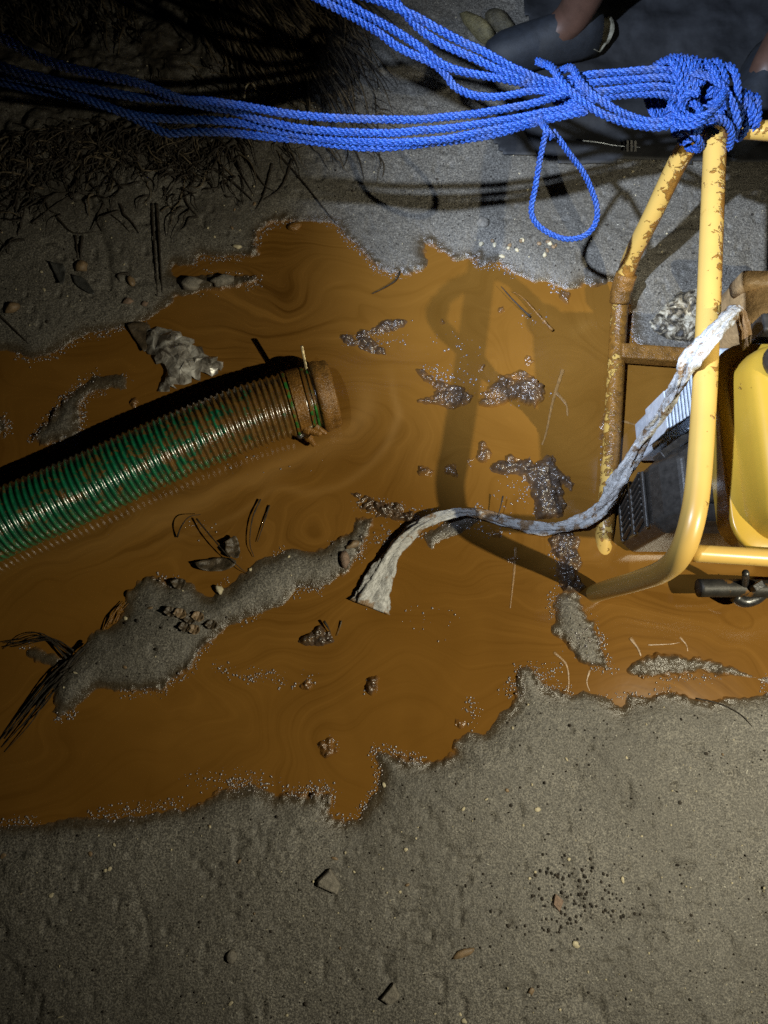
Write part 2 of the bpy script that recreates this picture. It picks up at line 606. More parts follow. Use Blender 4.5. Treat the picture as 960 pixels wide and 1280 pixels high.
ISLE_A = [(464, 649), (451, 648), (443, 654), (441, 665), (430, 672), (416, 680), (401, 689), (387, 690), (372, 686), (355, 689), (337, 694), (322, 700), (311, 710), (299, 719),
          (290, 728), (285, 735), (270, 738), (266, 745), (255, 742), (248, 737), (238, 728), (223, 726), (209, 731), (200, 725), (185, 722), (172, 732), (160, 744), (155, 754), (154, 767),
          (147, 777), (135, 786), (120, 786), (110, 800), (97, 817), (85, 826), (75, 840), (67, 852), (66, 870), (70, 882), (65, 890), (75, 896), (85, 890), (100, 880),
          (115, 867), (125, 860), (140, 862), (160, 864), (175, 862), (190, 860), (202, 862), (210, 852), (217, 847), (230, 840), (240, 832), (250, 815), (258, 805), (270, 795),
          (287, 783), (305, 774), (322, 766), (340, 763), (354, 757), (363, 748), (372, 738), (387, 734), (401, 735), (416, 728), (430, 716), (439, 704), (448, 690), (454, 678),
          (462, 668), (465, 658)]
ISLE_B = [(30, 815), (45, 808), (62, 815), (80, 823), (70, 835), (50, 830), (32, 822)]
ISLE_C = [(42, 545), (50, 537), (62, 522), (75, 505), (87, 495), (100, 485), (112, 475), (117, 469), (132, 470), (155, 469), (160, 477), (160, 487), (150, 490), (140, 485),
          (125, 486), (110, 494), (102, 505), (100, 520), (100, 540), (99, 556), (82, 552), (65, 552), (52, 556)]
ISLE_C2 = [(-40, 518), (2, 522), (8, 535), (0, 541), (-40, 548)]
ISLE_D = [(529, 670), (535, 664), (550, 657), (560, 647), (575, 641), (595, 636), (600, 646), (590, 656), (580, 665), (570, 672), (555, 675), (545, 682), (540, 687), (534, 682)]
ISLE_F = [(701, 742), (722, 742), (727, 761), (733, 774), (742, 777), (743, 788), (751, 811), (763, 835), (763, 841), (747, 833), (732, 830), (719, 822), (710, 802),
          (697, 794), (687, 788), (688, 781), (696, 777), (694, 764), (690, 758), (694, 749)]
ISLE_G = [(785, 836), (797, 827), (822, 822), (847, 822), (866, 825), (885, 828), (910, 833), (929, 839), (951, 846), (975, 850), (975, 856), (954, 851), (929, 845), (910, 842),
          (891, 840), (872, 838), (847, 840), (822, 843), (801, 846), (788, 842)]
pool = pxa(POOL)
isles = [(pxa(p), wetk) for p, wetk in ((ISLE_A, 0.0), (ISLE_B, 0.7), (ISLE_C, 0.15), (ISLE_C2, 0.3), (ISLE_D, 0.3), (ISLE_F, 0.1), (ISLE_G, 0.75))]


def axis(lo, hi, step, far):
    a = np.arange(lo, hi + step / 2, step)
    ext = []
    s = step; p = hi
    while p < far:
        s = min(s * 1.32, 6.0); p += s; ext.append(p)
    neg = []
    s = step; p = lo
    while p > -far:
        s = min(s * 1.32, 6.0); p -= s; neg.append(p)
    return np.concatenate([neg[::-1], a, ext])


gx = axis(-1.0, 1.02, 0.0034, 60)
gy = axis(-0.62, 1.62, 0.0034, 60)
GX, GY = np.meshgrid(gx, gy)
P = np.stack([GX.ravel(), GY.ravel()], 1)


def shore_sdf(P):
    """>0 on land"""
    near = (np.abs(P[:, 0]) < 2.2) & (P[:, 1] > -1.2) & (P[:, 1] < 2.2)
    d = np.full(len(P), 1.0)
    q = P[near]
    d0 = sdf(q, pool)
    wet = np.zeros(len(q))
    for poly, wk in isles:
        di = -sdf(q, poly)
        wet = np.where(di > -0.01, np.maximum(wet, wk), wet)
        d0 = np.maximum(d0, di)
    d[near] = d0
    w = np.zeros(len(P)); w[near] = wet
    return d, w


D, WK = shore_sdf(P)
X, Y = P[:, 0], P[:, 1]
Dp = D + 0.0042 * fbm(X, Y, 0.03, 3, 3) * 1.3 + 0.0022 * sn(X, Y, 0.0085, 9)
land = np.maximum(Dp, 0); sea = np.maximum(-Dp, 0)
Z = 0.016 * (1 - np.exp(-land / 0.035)) - 0.02 * (1 - np.exp(-sea / 0.02))
far_w = smooth01(D, 0.02, 0.2)
Z += far_w * (0.018 * fbm(X, Y, 0.55, 21, 3) + 0.0)
drag = np.abs(sn(X * .9 + Y * .35, Y * .5 - X * .2, 0.16, 33))
Z -= smooth01(D, 0.03, 0.12) * 0.004 * np.exp(-(drag / 0.07) ** 2) * smooth01(vn(X, Y, 0.3, 34), 0.45, 0.7)
Z += smooth01(D, 0.0, 0.05) * (0.0046 * fbm(X, Y, 0.16, 31, 2) + 0.0007 * sn(X, Y, 0.02, 37) + 0.0006 * sn(X, Y, 0.008, 41))
# wet crumbs at the water's edge
edge = np.exp(-(Dp / 0.010) ** 2)
crumb = np.maximum(0.6 - worley(X, Y, 0.0125, 51), 0) * 0.011 + np.maximum(vn(X, Y, 0.014, 53) - 0.5, 0) * 0.012
Z += edge * crumb * (0.1 + 0.9 * smooth01(vn(X, Y, 0.10, 57), 0.35, 0.75))
# footprint-like ripples in the lower right, pits
pit = smooth01(vn(X, Y, 0.016, 61), 0.80, 0.93) * smooth01(D, 0.02, 0.06)
Z -= 0.0035 * pit
rp = px(900, 1160)
rip = np.exp(-(((X - rp.x) / 0.20) ** 2 + ((Y - rp.y) / 0.22) ** 2))
Z += rip * 0.0042 * fbm(X * 1.0, Y * .45, 0.035, 66, 3)
# eroded bank with roots, upper left
bc = px(330, -10); bl = px(60, 120)
bank = np.exp(-(((X - bc.x) / 0.30) ** 2 + ((Y - bc.y) / 0.26) ** 2)) + 0.7 * np.exp(-(((X - bl.x) / 0.33) ** 2 + ((Y - bl.y) / 0.2) ** 2))
Z += 0.07 * bank * (1 + 0.5 * fbm(X, Y, 0.09, 71, 4)) * smooth01(D, 0.05, 0.3)
Z += 0.02 * np.clip(bank, 0, 1) * fbm(X, Y, 0.035, 75, 3) * smooth01(D, 0.05, 0.3)
# beyond the pool the ground keeps above the water level
Z = np.where(D > 0.006, np.maximum(Z, 0.0025), Z)
wet = np.clip(np.exp(-np.maximum(Dp - 0.004 - 0.010 * vn(X, Y, 0.05, 58), 0) / 0.008) + WK * 0.9, 0, 1)
wet = np.where(sea > 0, 1, wet)
soilmask = np.clip(1.25 * bank + 0.35 * fbm(X, Y, 0.10, 81, 4) - 0.32, 0, 1)
lt = smooth01(Y, px(200, 330).y, px(200, 200).y) * smooth01(-X, -px(420, 200).x, -px(200, 200).x)
soil = np.clip(np.maximum(soilmask, lt * smooth01(fbm(X, Y, 0.08, 87, 4), -0.35, 0.35)), 0, 1)
coat = np.exp(-np.maximum(Dp + 0.001, 0) / 0.0016) * 0.75
gm = mesh_np('ground', np.stack([X, Y, Z], 1), grid_faces(len(gx), len(gy)), True, dict(wet=wet, soil=soil, coat=coat))
ground = put('ground', gm, M['sand'])
tag(ground, 'damp grey sand around the muddy puddle', None, None, 'structure')

_gz = Z.reshape(len(gy), len(gx))


def gz(x, y):
    i = np.clip(np.searchsorted(gx, x) - 1, 0, len(gx) - 2); j = np.clip(np.searchsorted(gy, y) - 1, 0, len(gy) - 2)
    fx = np.clip((x - gx[i]) / (gx[i + 1] - gx[i]), 0, 1); fy = np.clip((y - gy[j]) / (gy[j + 1] - gy[j]), 0, 1)
    return (_gz[j, i] * (1 - fx) + _gz[j, i + 1] * fx) * (1 - fy) + (_gz[j + 1, i] * (1 - fx) + _gz[j + 1, i + 1] * fx) * fy


def onground(x, y, lift=0.0):
    p = px(x, y, 0.0)
    for _ in range(3):
        z = max(0.0, float(gz(p.x, p.y)))
        p = px(x, y, z)
    return Vector((p.x, p.y, z + lift))


# ------------------------------------------------------------------ muddy water
mx = np.arange(pool[:, 0].min() - 0.03, pool[:, 0].max() + 0.03, 0.0065)
my = np.arange(pool[:, 1].min() - 0.03, pool[:, 1].max() + 0.03, 0.0065)
MX, MY = np.meshgrid(mx, my)
q = np.stack([MX.ravel(), MY.ravel()], 1)
dm = sdf(q, pool)
x, y = q[:, 0], q[:, 1]
wx = x + 0.10 * fbm(x, y, 0.30, 101, 2) + 0.03 * fbm(x, y, 0.11, 103, 2)
wy = y + 0.10 * fbm(x, y, 0.30, 105, 2) + 0.03 * fbm(x, y, 0.11, 107, 2)
flow = 0.9 * (wy - 0.22 * wx) + 0.22 * fbm(wx * 0.55, wy, 0.22, 111, 3) + 0.30 * fbm(wx, wy, 0.42, 113, 2)
h0 = np.array(px(-300, 780))[:2]; h1 = np.array(px(405, 500))[:2]
ew = h1 - h0
tt = np.clip(((q - h0) @ ew) / (ew @ ew), 0, 1)
hd_ = np.linalg.norm(q - (h0 + tt[:, None] * ew), axis=1)
lat_ = (q - h0) @ np.array([ew[1], -ew[0]]) / np.linalg.norm(ew)
low_ = smooth01(lat_, -0.05, 0.09)
sidew = 0.35 + 0.65 * low_
hw_ = np.exp(-(hd_ / 0.24) ** 2) * sidew
flow = flow * (1 - hw_) + hw_ * (1.5 * hd_ + 0.10 * fbm(x, y, 0.16, 117, 3) + 0.02 * fbm(x, y, 0.05, 119, 2))
ul = px(300, 390)
con = 0.24 + 0.72 * np.exp(-(((x - ul.x) / 0.16) ** 2 + ((y - ul.y) / 0.14) ** 2)) + 0.22 * fbm(x, y, 0.25, 121, 2)
hb = px(230, 660)
con += 0.36 * np.exp(-(((x - hb.x) / 0.25) ** 2 + ((y - hb.y) / 0.10) ** 2))
hm_ = px(480, 570)
con += 0.25 * np.exp(-(((x - hm_.x) / 0.16) ** 2 + ((y - hm_.y) / 0.12) ** 2))
con = np.clip(con, 0.06, 1.0)
silt = np.exp(-((hd_ - 0.088 - 0.02 * fbm(x, y, 0.12, 125, 2)) / 0.022) ** 2) * low_ * smooth01(x, -0.75, -0.2)
silt += 0.6 * np.exp(-((hd_ - 0.15 - 0.03 * fbm(x, y, 0.12, 127, 2)) / 0.008) ** 2) * low_ * smooth01(x, -0.6, -0.1)
rip = 0.00025 * sn(x, y, 0.05, 131)
fm = grid_faces(len(mx), len(my))
keep = (dm[fm] < 0.02).any(1)
mm = mesh_np('muddy_water', np.stack([x, y, rip], 1), fm[keep], True, dict(flow=flow, contrast=con, silt=silt))
water = put('muddy_water', mm, M['mud'])
tag(water, 'swirling orange brown muddy water pooled on the sand', None, None, 'structure')


# ------------------------------------------------------------------ clods of wet mud standing in the puddle
def lump(poly_px, h, label, name='mud_clod', seed=0, knob=1.0, coatk=0.5, base=-0.008, step=0.0016, mat=None):
    poly = pxa(poly_px)
    lo = poly.min(0) - 0.008; hi = poly.max(0) + 0.008
    ax = np.arange(lo[0], hi[0], step); ay = np.arange(lo[1], hi[1], step)
    AX, AY = np.meshgrid(ax, ay)
    Q = np.stack([AX.ravel(), AY.ravel()], 1)
    d = -sdf(Q, poly) + (0.006 if len(poly_px) > 11 else 0.003) * fbm(Q[:, 0], Q[:, 1], 0.024, 200 + seed, 3) + 0.0015 * sn(Q[:, 0], Q[:, 1], 0.006, 205 + seed)
    dd = np.maximum(d, 0)
    z = h * (1 - np.exp(-dd / 0.010)) + np.minimum(d, 0) * 1.2
    w = smooth01(d, -0.004, 0.006)
    z += w * knob * (0.011 * (0.55 - worley(Q[:, 0], Q[:, 1], 0.017, 210 + seed)) + 0.008 * (0.5 - worley(Q[:, 0], Q[:, 1], 0.0085, 214 + seed)) + 0.009 * fbm(Q[:, 0], Q[:, 1], 0.035, 217 + seed, 2))
    cen = poly.mean(0)
    f = grid_faces(len(ax), len(ay))
    kp = (d[f] > -0.007).all(1)
    f = f[kp]
    used = np.unique(f)
    remap = np.full(len(Q), -1); remap[used] = np.arange(len(used))
    V = np.stack([Q[:, 0] - cen[0], Q[:, 1] - cen[1], z], 1)[used]
    # a lower skin closes the clod
    n = len(V)
    f = remap[f]
    ed = {}
    for a_ in f.tolist():
        for k in range(4):
            e = (a_[k], a_[(k + 1) % 4])
            if (e[1], e[0]) in ed: ed.pop((e[1], e[0]))
            else: ed[e] = 1
    Vb = V.copy(); Vb[:, 2] = base - 0.006
    fb = f[:, ::-1] + n
    side = np.array([[b, a, a + n, b + n] for a, b in ed], int)
    co = np.clip(coatk * np.exp(-np.maximum(z[used] - 0.003, 0) / 0.006) + 0.25 * coatk, 0, 1)
    me = mesh_np(name, np.vstack([V, Vb]), np.vstack([f, fb, side]), True, dict(coat=np.concatenate([co, co])))
    o = put(name, me, mat or M['lump'])
    o.location = (cen[0], cen[1], 0)
    return tag(o, label, 'mud clod', 'wet mud clods in the puddle')


z6 = lambda L: [(600 + a / 4.8, 540 + b / 4.8) for a, b in L]
z8 = lambda L: [(480 + a / 3.2, 270 + b / 3.2) for a, b in L]
z7 = lambda L: [(200 + a / 2.667, 250 + b / 2.667) for a, b in L]
lump(z6([(340, 520), (320, 430), (300, 380), (290, 310), (230, 260), (150, 270), (60, 240), (50, 210), (90, 185), (160, 165), (220, 170), (300, 150), (330, 200), (370, 160), (400, 130), (440, 135),
         (470, 220), (500, 250), (540, 260), (570, 310), (545, 355), (520, 330), (490, 300), (500, 370), (520, 440), (490, 500), (430, 520)]), 0.018,
     'largest dark knobbly mud clod, heaped against the cloth strip', seed=1, coatk=0.35)
lump(z6([(410, 640), (480, 590), (560, 600), (610, 640), (590, 720), (610, 790), (590, 850), (620, 900), (650, 930), (600, 965), (490, 965), (470, 880), (450, 820), (460, 760), (420, 720), (430, 680)]), 0.014,
     'upright dark mud clod between the cloth strip and the sand tongue', seed=2, coatk=0.4)
lump(z8([(380, 760), (375, 730), (420, 680), (470, 630), (540, 620), (600, 640), (640, 680), (650, 710), (630, 745), (600, 765), (540, 745), (480, 750), (430, 765)]), 0.016,
     'rounded glossy brown mud clod with a dark right end', seed=3, coatk=0.8)
lump(z8([(105, 605), (150, 610), (200, 645), (260, 675), (320, 685), (355, 720), (335, 762), (280, 772), (200, 755), (140, 742), (200, 715), (220, 695), (160, 655)]), 0.009,
     'low hooked mud clod glittering beside the rounded glossy clod', seed=4, coatk=0.6)
lump(z7([(590, 445), (640, 450), (700, 425), (740, 405), (800, 390), (840, 402), (800, 430), (750, 445), (700, 452), (740, 490), (755, 517), (700, 507), (640, 487), (600, 465)]), 0.008,
     'flat forked grey clod beyond the hose end', seed=5, coatk=0.3)
lump([(438, 616), (458, 620), (480, 628), (500, 630), (530, 643), (522, 656), (500, 650), (470, 646), (448, 634)], 0.007, 'low grey glittering clod by the bend of the cloth strip', seed=6, coatk=0.3)
lump([(374, 802), (388, 790), (400, 782), (412, 790), (418, 803), (398, 807), (380, 806)], 0.011, 'small dark clod with a stub of twig in open mud', seed=7, coatk=0.2)
SM = [(533, 589, 13, 7), (566, 588, 9, 9), (604, 567, 8, 15), (590, 578, 6, 6), (410, 933, 13, 12), (168, 503, 6, 7), (575, 490, 6, 4), (640, 700, 9, 7), (466, 855, 8, 11), (384, 856, 9, 8), (660, 452, 5, 5), (705, 370, 8, 9), (600, 460, 5, 4),
      (574, 905, 6, 7), (622, 668, 8, 6), (757, 540, 7, 20), (640, 577, 9, 7), (553, 403, 4, 4), (627, 387, 4, 4), (757, 575, 6, 14)]
for k, (a, b, rx_, ry_) in enumerate(SM):
    pl = []
    for t in range(11):
        an = t / 11 * 2 * math.pi; rr_ = 1 + random.uniform(-0.35, 0.3)
        pl.append((a + math.cos(an) * rx_ * rr_, b + math.sin(an) * ry_ * rr_))
    lump(pl, 0.007 if max(rx_, ry_) > 6 else 0.004, 'small wet lump of mud poking out of open brown water', 'mud_lump', 20 + k, 0.8, 0.7)['group'] = 'small mud lumps in open water'


# ------------------------------------------------------------------ bubbles and glistening crumbs along the edges
def ico(sub):
    import bmesh
    bm = bmesh.new(); bmesh.ops.create_icosphere(bm, subdivisions=sub, radius=1)
    bm.verts.ensure_lookup_table()
    V = np.array([v.co[:] for v in bm.verts]); F = np.array([[v.index for v in f.verts] for f in bm.faces])
    bm.free()
    return V, F


IV, IF = ico(2)
sel = np.where((np.abs(Dp + 0.004) < 0.008) & (np.abs(X) < 0.95) & (vn(X, Y, 0.05, 141) > 0.58))[0]
sel = rng.choice(sel, min(len(sel), 3200), replace=False)
bx = X[sel] + rng.normal(0, 0.002, len(sel)); by = Y[sel] + rng.normal(0, 0.002, len(sel))
br = 0.0005 + 0.0017 * rng.random(len(sel)) ** 2
CL = [(320, 845, 34, 12, 90), (275, 835, 16, 8, 25), (470, 632, 30, 10, 110), (495, 640, 25, 10, 60), (460, 745, 8, 16, 60), (410, 932, 12, 10, 40), (397, 797, 18, 7, 70), (480, 672, 14, 10, 50), (290, 975, 60, 14, 170), (395, 985, 30, 10, 70),
      (355, 855, 16, 8, 22), (640, 860, 18, 14, 60), (590, 890, 12, 18, 50), (665, 400, 20, 12, 30), (540, 470, 18, 14, 50), (570, 430, 34, 25, 40), (755, 560, 6, 30, 60), (850, 848, 50, 4, 90), (700, 690, 14, 30, 60),
      (780, 870, 40, 6, 60), (200, 1005, 60, 8, 90), (340, 575, 60, 22, 22), (385, 850, 10, 12, 20), (465, 860, 10, 10, 22), (535, 775, 40, 25, 25), (250, 660, 22, 15, 20), (120, 470, 25, 8, 20), (480, 420, 20, 10, 40)]
CL += [(565, 470, 34, 14, 60), (640, 490, 46, 16, 90), (660, 610, 42, 30, 150), (705, 700, 16, 32, 90), (465, 425, 40, 12, 70), (600, 660, 40, 12, 80), (540, 650, 40, 16, 80), (730, 800, 30, 22, 60), (690, 840, 16, 14, 50)]
ex, ey = [], []
for a, b, sa_, sb_, n in CL:
    for _ in range(n):
        rr0 = random.random() ** .8; aa0 = random.uniform(0, 6.283); p = px(a + math.cos(aa0) * rr0 * sa_ * 1.1 + random.gauss(0, 2), b + math.sin(aa0) * rr0 * sb_ * 1.1 + random.gauss(0, 2))
        ex.append(p.x); ey.append(p.y)
bx = np.concatenate([bx, ex]); by = np.concatenate([by, ey]); br = np.concatenate([br, 0.0005 + 0.0018 * rng.random(len(ex)) ** 2])
bz = np.maximum(gz(bx, by), 0.0)
V = (IV[None] * br[:, None, None] * np.array([1, 1, 0.8])) + np.stack([bx, by, bz + br * 0.15], 1)[:, None]
F = (IF[None] + (np.arange(len(bx)) * len(IV))[:, None, None]).reshape(-1, 3)
bd = put('mud_bubbles', mesh_np('mud_bubbles', V.reshape(-1, 3), F), M['bead'])
tag(bd, 'glistening bubbles and wet crumbs along the muddy edges', 'bubbles', None, 'stuff')

# ------------------------------------------------------------------ the machine: yellow tube frame, tank, engine
mc0 = px(880, 560, 0.0)
machine = empty('engine_pump', (mc0.x, mc0.y, 0))
tag(machine, 'yellow tube-framed engine pump standing in the mud, rope tied to its corner', 'machine')
RAIL = [(730, 752, -.035), (744, 742, .0), (765, 735, .07), (800, 725, .19), (830, 713, .30), (850, 693, .375), (864, 655, .405), (873, 600, .41), (880, 500, .41), (885, 400, .41), (889, 300, .41), (893, 200, .41),
        (894, 172, .408), (889, 160, .38), (857, 186, .325), (814, 272, .20), (787, 328, .10), (776, 372, .045), (773, 410, .022), (770, 460, .016), (764, 560, .012), (757, 650, .006), (754, 682, -.008), (752, 705, -.03)]
RMUD = [-.5, .0, -.02, -.05, .0, .02, .07, .11, .16, .22, .27, .31, .32, .34, .37, .4, .43, .52, .58, .56, .54, .5, .3, .3]
loop1 = sweep('frame_loop', RAIL, 0.0168, M['paint'], machine, 20, 0.006, RMUD, True, 0.15)
loop2 = put('frame_loop', loop1.data, None, machine)
off = Vector((0.43, -0.03, 0))
loop2.location = off
loop1['label'] = 'muddy yellow tube loop with the rope knot on its corner'


def wsweep(name, pts, r, mat, parent, sides=14, step=0.01, mud=None):
    Pw = np.array(pts, float)
    if mud is not None: Pw = np.hstack([Pw, np.array(mud)[:, None]])
    C, u = catmull(Pw, step)
    V, F = tube_np(C[:, :3], r, sides, True)
    me = mesh_py(name, V, F)
    if mud is not None:
        a = me.attributes.new('mud', 'FLOAT', 'POINT')
        a.data.foreach_set('value', np.concatenate([np.repeat(C[:, 3], sides), C[[0, -1], 3]]).astype(np.float32))
    return put(name, me, mat, parent)


a = px(864, 691, .365); b = a + off
wsweep('cross_tube', [a, a.lerp(b, .3), a.lerp(b, .7), b], 0.0125, M['paint'], machine, mud=[-.12] * 4)
a = px(893, 158, .395); b = a + off
wsweep('cross_tube', [a, a.lerp(b, .3), a.lerp(b, .7), b], 0.0150, M['paint'], machine, mud=[.3] * 4)
a = px(774, 441, .028); b = a + off
V, F = box_np((a + b) / 2, (off.x, 0.031, 0.03), math.atan2(off.y, off.x))
o = put('base_bar', mesh_py('base_bar', V, F, False), M['coat'], machine); bevel(o, 0.004)
a = px(757, 640, .0); b = a + off
# collar on the muddy leg
cl = px(778, 362, .055)
sweep('collar', [(783, 343, .085), (779, 355, .068), (776, 368, .052), (775, 378, .042)], 0.0205, M['coat'], machine, 18, 0.005)


# fuel tank
def rrect(cx, cy, wx, wy, r, n=9):
    r = min(r, wx - 1e-4, wy - 1e-4)
    out = []
    for qx, qy, a0 in ((1, 1, 0), (-1, 1, 90), (-1, -1, 180), (1, -1, 270)):
        for k in range(n):
            an = math.radians(a0 + 90 * k / (n - 1))
            out.append((cx + qx * (wx - r) + r * math.cos(an), cy + qy * (wy - r) + r * math.sin(an)))
    return out


def loft(rings, cap0=True, cap1=True):
    V, F = [], []
    n = len(rings[0])
    for k, R in enumerate(rings): V += [tuple(p) for p in R]
    for k in range(len(rings) - 1):
        for i in range(n):
            j = (i + 1) % n
            F.append([k * n + i, k * n + j, (k + 1) * n + j, (k + 1) * n + i])
    if cap0: F.append(list(range(n))[::-1])
    if cap1: F.append([(len(rings) - 1) * n + i for i in range(n)])
    return V, F


tl = px(898, 430, .335); bl_ = px(905, 697, .335)
TY0, TY1 = bl_.y, tl.y
TX0 = (tl.x + bl_.x) / 2
TW = 0.33
tcx, tcy, twx, twy = TX0 + TW / 2, (TY0 + TY1) / 2, TW / 2, (TY1 - TY0) / 2


def tank_rings(spec):
    return [[(p[0], p[1], z) for p in rrect(tcx, tcy, twx - ins, twy - ins, r)] for z, ins, r in spec]


tank = None
V, F = loft(tank_rings([(.225, .05, .03), (.232, .030, .045), (.25, .022, .05), (.334, .020, .052), (.344, .021, .052), (.376, .0235, .052), (.392, .028, .05), (.400, .038, .045), (.404, .055, .04), (.407, .09, .03)]))
tank = put('fuel_tank', mesh_py('fuel_tank', V, F), M['tank'], machine)
V, F = loft(tank_rings([(.330, .003, .058), (.3295, .0005, .058), (.3335, .0, .058), (.338, .0005, .058), (.340, .003, .058), (.340, .0245, .05)]), True, True)
fl = put('tank_flange', mesh_py('tank_flange', V, F), M['tank'], tank)


def lathe(prof, n=24):
    """prof (r,z) list -> V,F around z"""
    rings = [[(r * math.cos(2 * math.pi * k / n), r * math.sin(2 * math.pi * k / n), z) for k in range(n)] for r, z in prof]
    return loft(rings)


V, F = lathe([(.026, 0), (.028, .004), (.028, .02), (.025, .025), (.010, .027)])
cp = put('tank_cap', mesh_py('tank_cap', V, F), M['black'], machine)
cp.matrix_parent_inverse = Matrix(); cp.location = px(975, 455, .405) - machine.location
V, F = box_np(px(958, 411, .32), (.035, .03, .05))
o = put('tank_bracket', mesh_py('tank_bracket', V, F, False), M['black'], machine); bevel(o, .004)

# black engine shroud with vent slots
A0 = px(781, 688, .03); A1 = px(783, 604, .03)
sx0 = A0.x; sy0 = A0.y; sy1 = A1.y
L = sy1 - sy0


def ring_sh(xl, y0, y1, xr, z, ch):
    return [(xl, y0 + ch, z), (xl + ch, y0, z), (xr, y0, z), (xr, y1, z), (xl + ch * 1.6, y1, z), (xl, y1 - ch * 1.3, z)]


V, F = loft([ring_sh(sx0, sy0, sy1 + .004, sx0 + .24, .012, .018), ring_sh(sx0 + .002, sy0 + .001, sy1 + .012, sx0 + .24, .17, .018), ring_sh(sx0 + .012, sy0 + .008, sy1 + .016, sx0 + .24, .19, .02),
             ring_sh(sx0 + .032, sy0 + .012, sy1 + .02, sx0 + .24, .215, .02), ring_sh(sx0 + .04, sy0 + .02, sy1 + .012, sx0 + .24, .222, .016)])
sh = put('engine_shroud', mesh_py('engine_shroud', V, F, False), M['black'], machine)
bevel(sh, .005, 3)
slots = []
for row, zc in ((0, .062), (1, .122)):
    for k in range(8):
        yy = sy0 + .028 + k * (L - .05) / 7
        slots.append((yy, zc))
bars = []
for yy, zc in slots:
    Vb, Fb = box_np((sx0 - .0035, yy, zc), (.007, .0042, .044))
    Vb[:, 1] += (Vb[:, 2] - zc) * 0.35
    me = mesh_py('vent_rib', Vb, Fb, False)
    bevel(put('vent_rib', me, M['black'], sh), .0012)
for zc in (.032, .092, .152):
    Vb, Fb = box_np((sx0 - .003, (sy0 + sy1) / 2, zc), (.006, L - .03, .010))
    bevel(put('vent_rail', mesh_py('vent_rail', Vb, Fb, False), M['black'], sh), .002)
# raised lid on the shroud
V, F = loft([[(p[0], p[1], z) for p in rrect(sx0 + .095, (sy0 + sy1) / 2 + .008, .045 - i, .034 - i, .012)] for z, i in ((.21, 0), (.232, .001), (.238, .005))])
put('shroud_lid', mesh_py('shroud_lid', V, F), M['black'], sh)

# finned cylinder
fc = px(822, 520, .16)
fin_x0 = fc.x; fy = fc.y
cyl = None
Vb, Fb = box_np((fin_x0 + .075, fy, .085), (.125, .075, .13))
cyl = put('cylinder_block', mesh_py('cylinder_block', Vb, Fb, False), M['alu'], machine)
bevel(cyl, .004)
for k in range(14):
    Vb, Fb = box_np((fin_x0 - .002 + k * .0062, fy - .006 + k * .0042, .160), (.0030, .070, .085))
    bevel(put('fin', mesh_py('fin', Vb, Fb, False), M['alu'], cyl), .0008)
Vb, Fb = box_np((fin_x0 + .045, fy - .066, .155), (.105, .020, .06), .55)
bevel(put('bracket', mesh_py('bracket', Vb, Fb, False), M['alu'], cyl), .003)
Vb, Fb = box_np((fin_x0 + .060, fy - .078, .130), (.120, .016, .05), .50)
bevel(put('bracket', mesh_py('bracket', Vb, Fb, False), M['alu'], cyl), .003)
Vb, Fb = box_np((fin_x0 + .036, fy - .047, .170), (.115, .014, .035), .62)  # black bar standing in for the shade in the gap below the fins
bevel(put('gap_shade', mesh_py('gap_shade', Vb, Fb, False), M['black'], cyl), .002)
Vb, Fb = box_np((fin_x0 + .16, fy + .0, .13), (.17, .19, .22))
o = put('crankcase', mesh_py('crankcase', Vb, Fb, False), M['alu'], machine); bevel(o, .012, 3)
Vb, Fb = box_np((fin_x0 + .125, fy - .01, .245), (.05, .015, .03), .2)
bevel(put('cable_clamp', mesh_py('cable_clamp', Vb, Fb, False), M['black'], machine), .003)
# copper coloured bolt head peeping out beside the rail
V, F = lathe([(.008, 0), (.008, .012), (.005, .014)], 6)
o = put('bolt', mesh_py('bolt', V, F, False), m_simple('rusty_bolt', (.25, .07, .04), .5), machine)
o.matrix_parent_inverse = Matrix(); o.location = px(893, 568, .24) - machine.location

# mud caked pump housing
hc = px(950, 395, .1)
rings = []
for z, w, d_, r in ((-.01, .085, .062, .03), (.05, .088, .066, .035), (.12, .086, .066, .035), (.15, .078, .060, .035), (.168, .06, .045, .03), (.175, .035, .025, .015)):
    rg = []
    for p in rrect(hc.x + .02, hc.y, w, d_, r, 14):
        nn = float(fbm(np.array([p[0] * 1.0]), np.array([p[1] + z]), .05, 300, 3)[0]) * .008
        rg.append((p[0] + nn, p[1] + nn * .7, z + nn * .8))
    rings.append(rg)
V, F = loft(rings)
M['drymud'] = m_simple('dried_mud', (0.32, 0.205, 0.095), 0.5, 0, 30, 0.4, 0.8, 0.003)
ph = put('pump_housing', mesh_py('pump_housing', V, F), M['drymud'], machine)
ph['label'] = 'pump housing caked in dried brown mud'
V, F = loft([[(p[0], p[1], z) for p in rrect(hc.x - .035, hc.y + .035, .035 - i, .018 - i, .012)] for z, i in ((.13, 0), (.172, .001), (.18, .006))])
put('outlet_cap', mesh_py('outlet_cap', V, F), M['drymud'], ph)
m_yel = m_simple('wet_ochre_mud', (0.42, 0.22, 0.02), 0.2, 0, 60, .5, .9, .004)
V, F = loft([[(p[0], p[1], z) for p in rrect(hc.x + .012, hc.y + .004, .008 - i, .03 - i, .007)] for z, i in ((.16, 0), (.178, .001), (.181, .004))])
put('mud_dribble', mesh_py('mud_dribble', V, F), m_yel, ph)

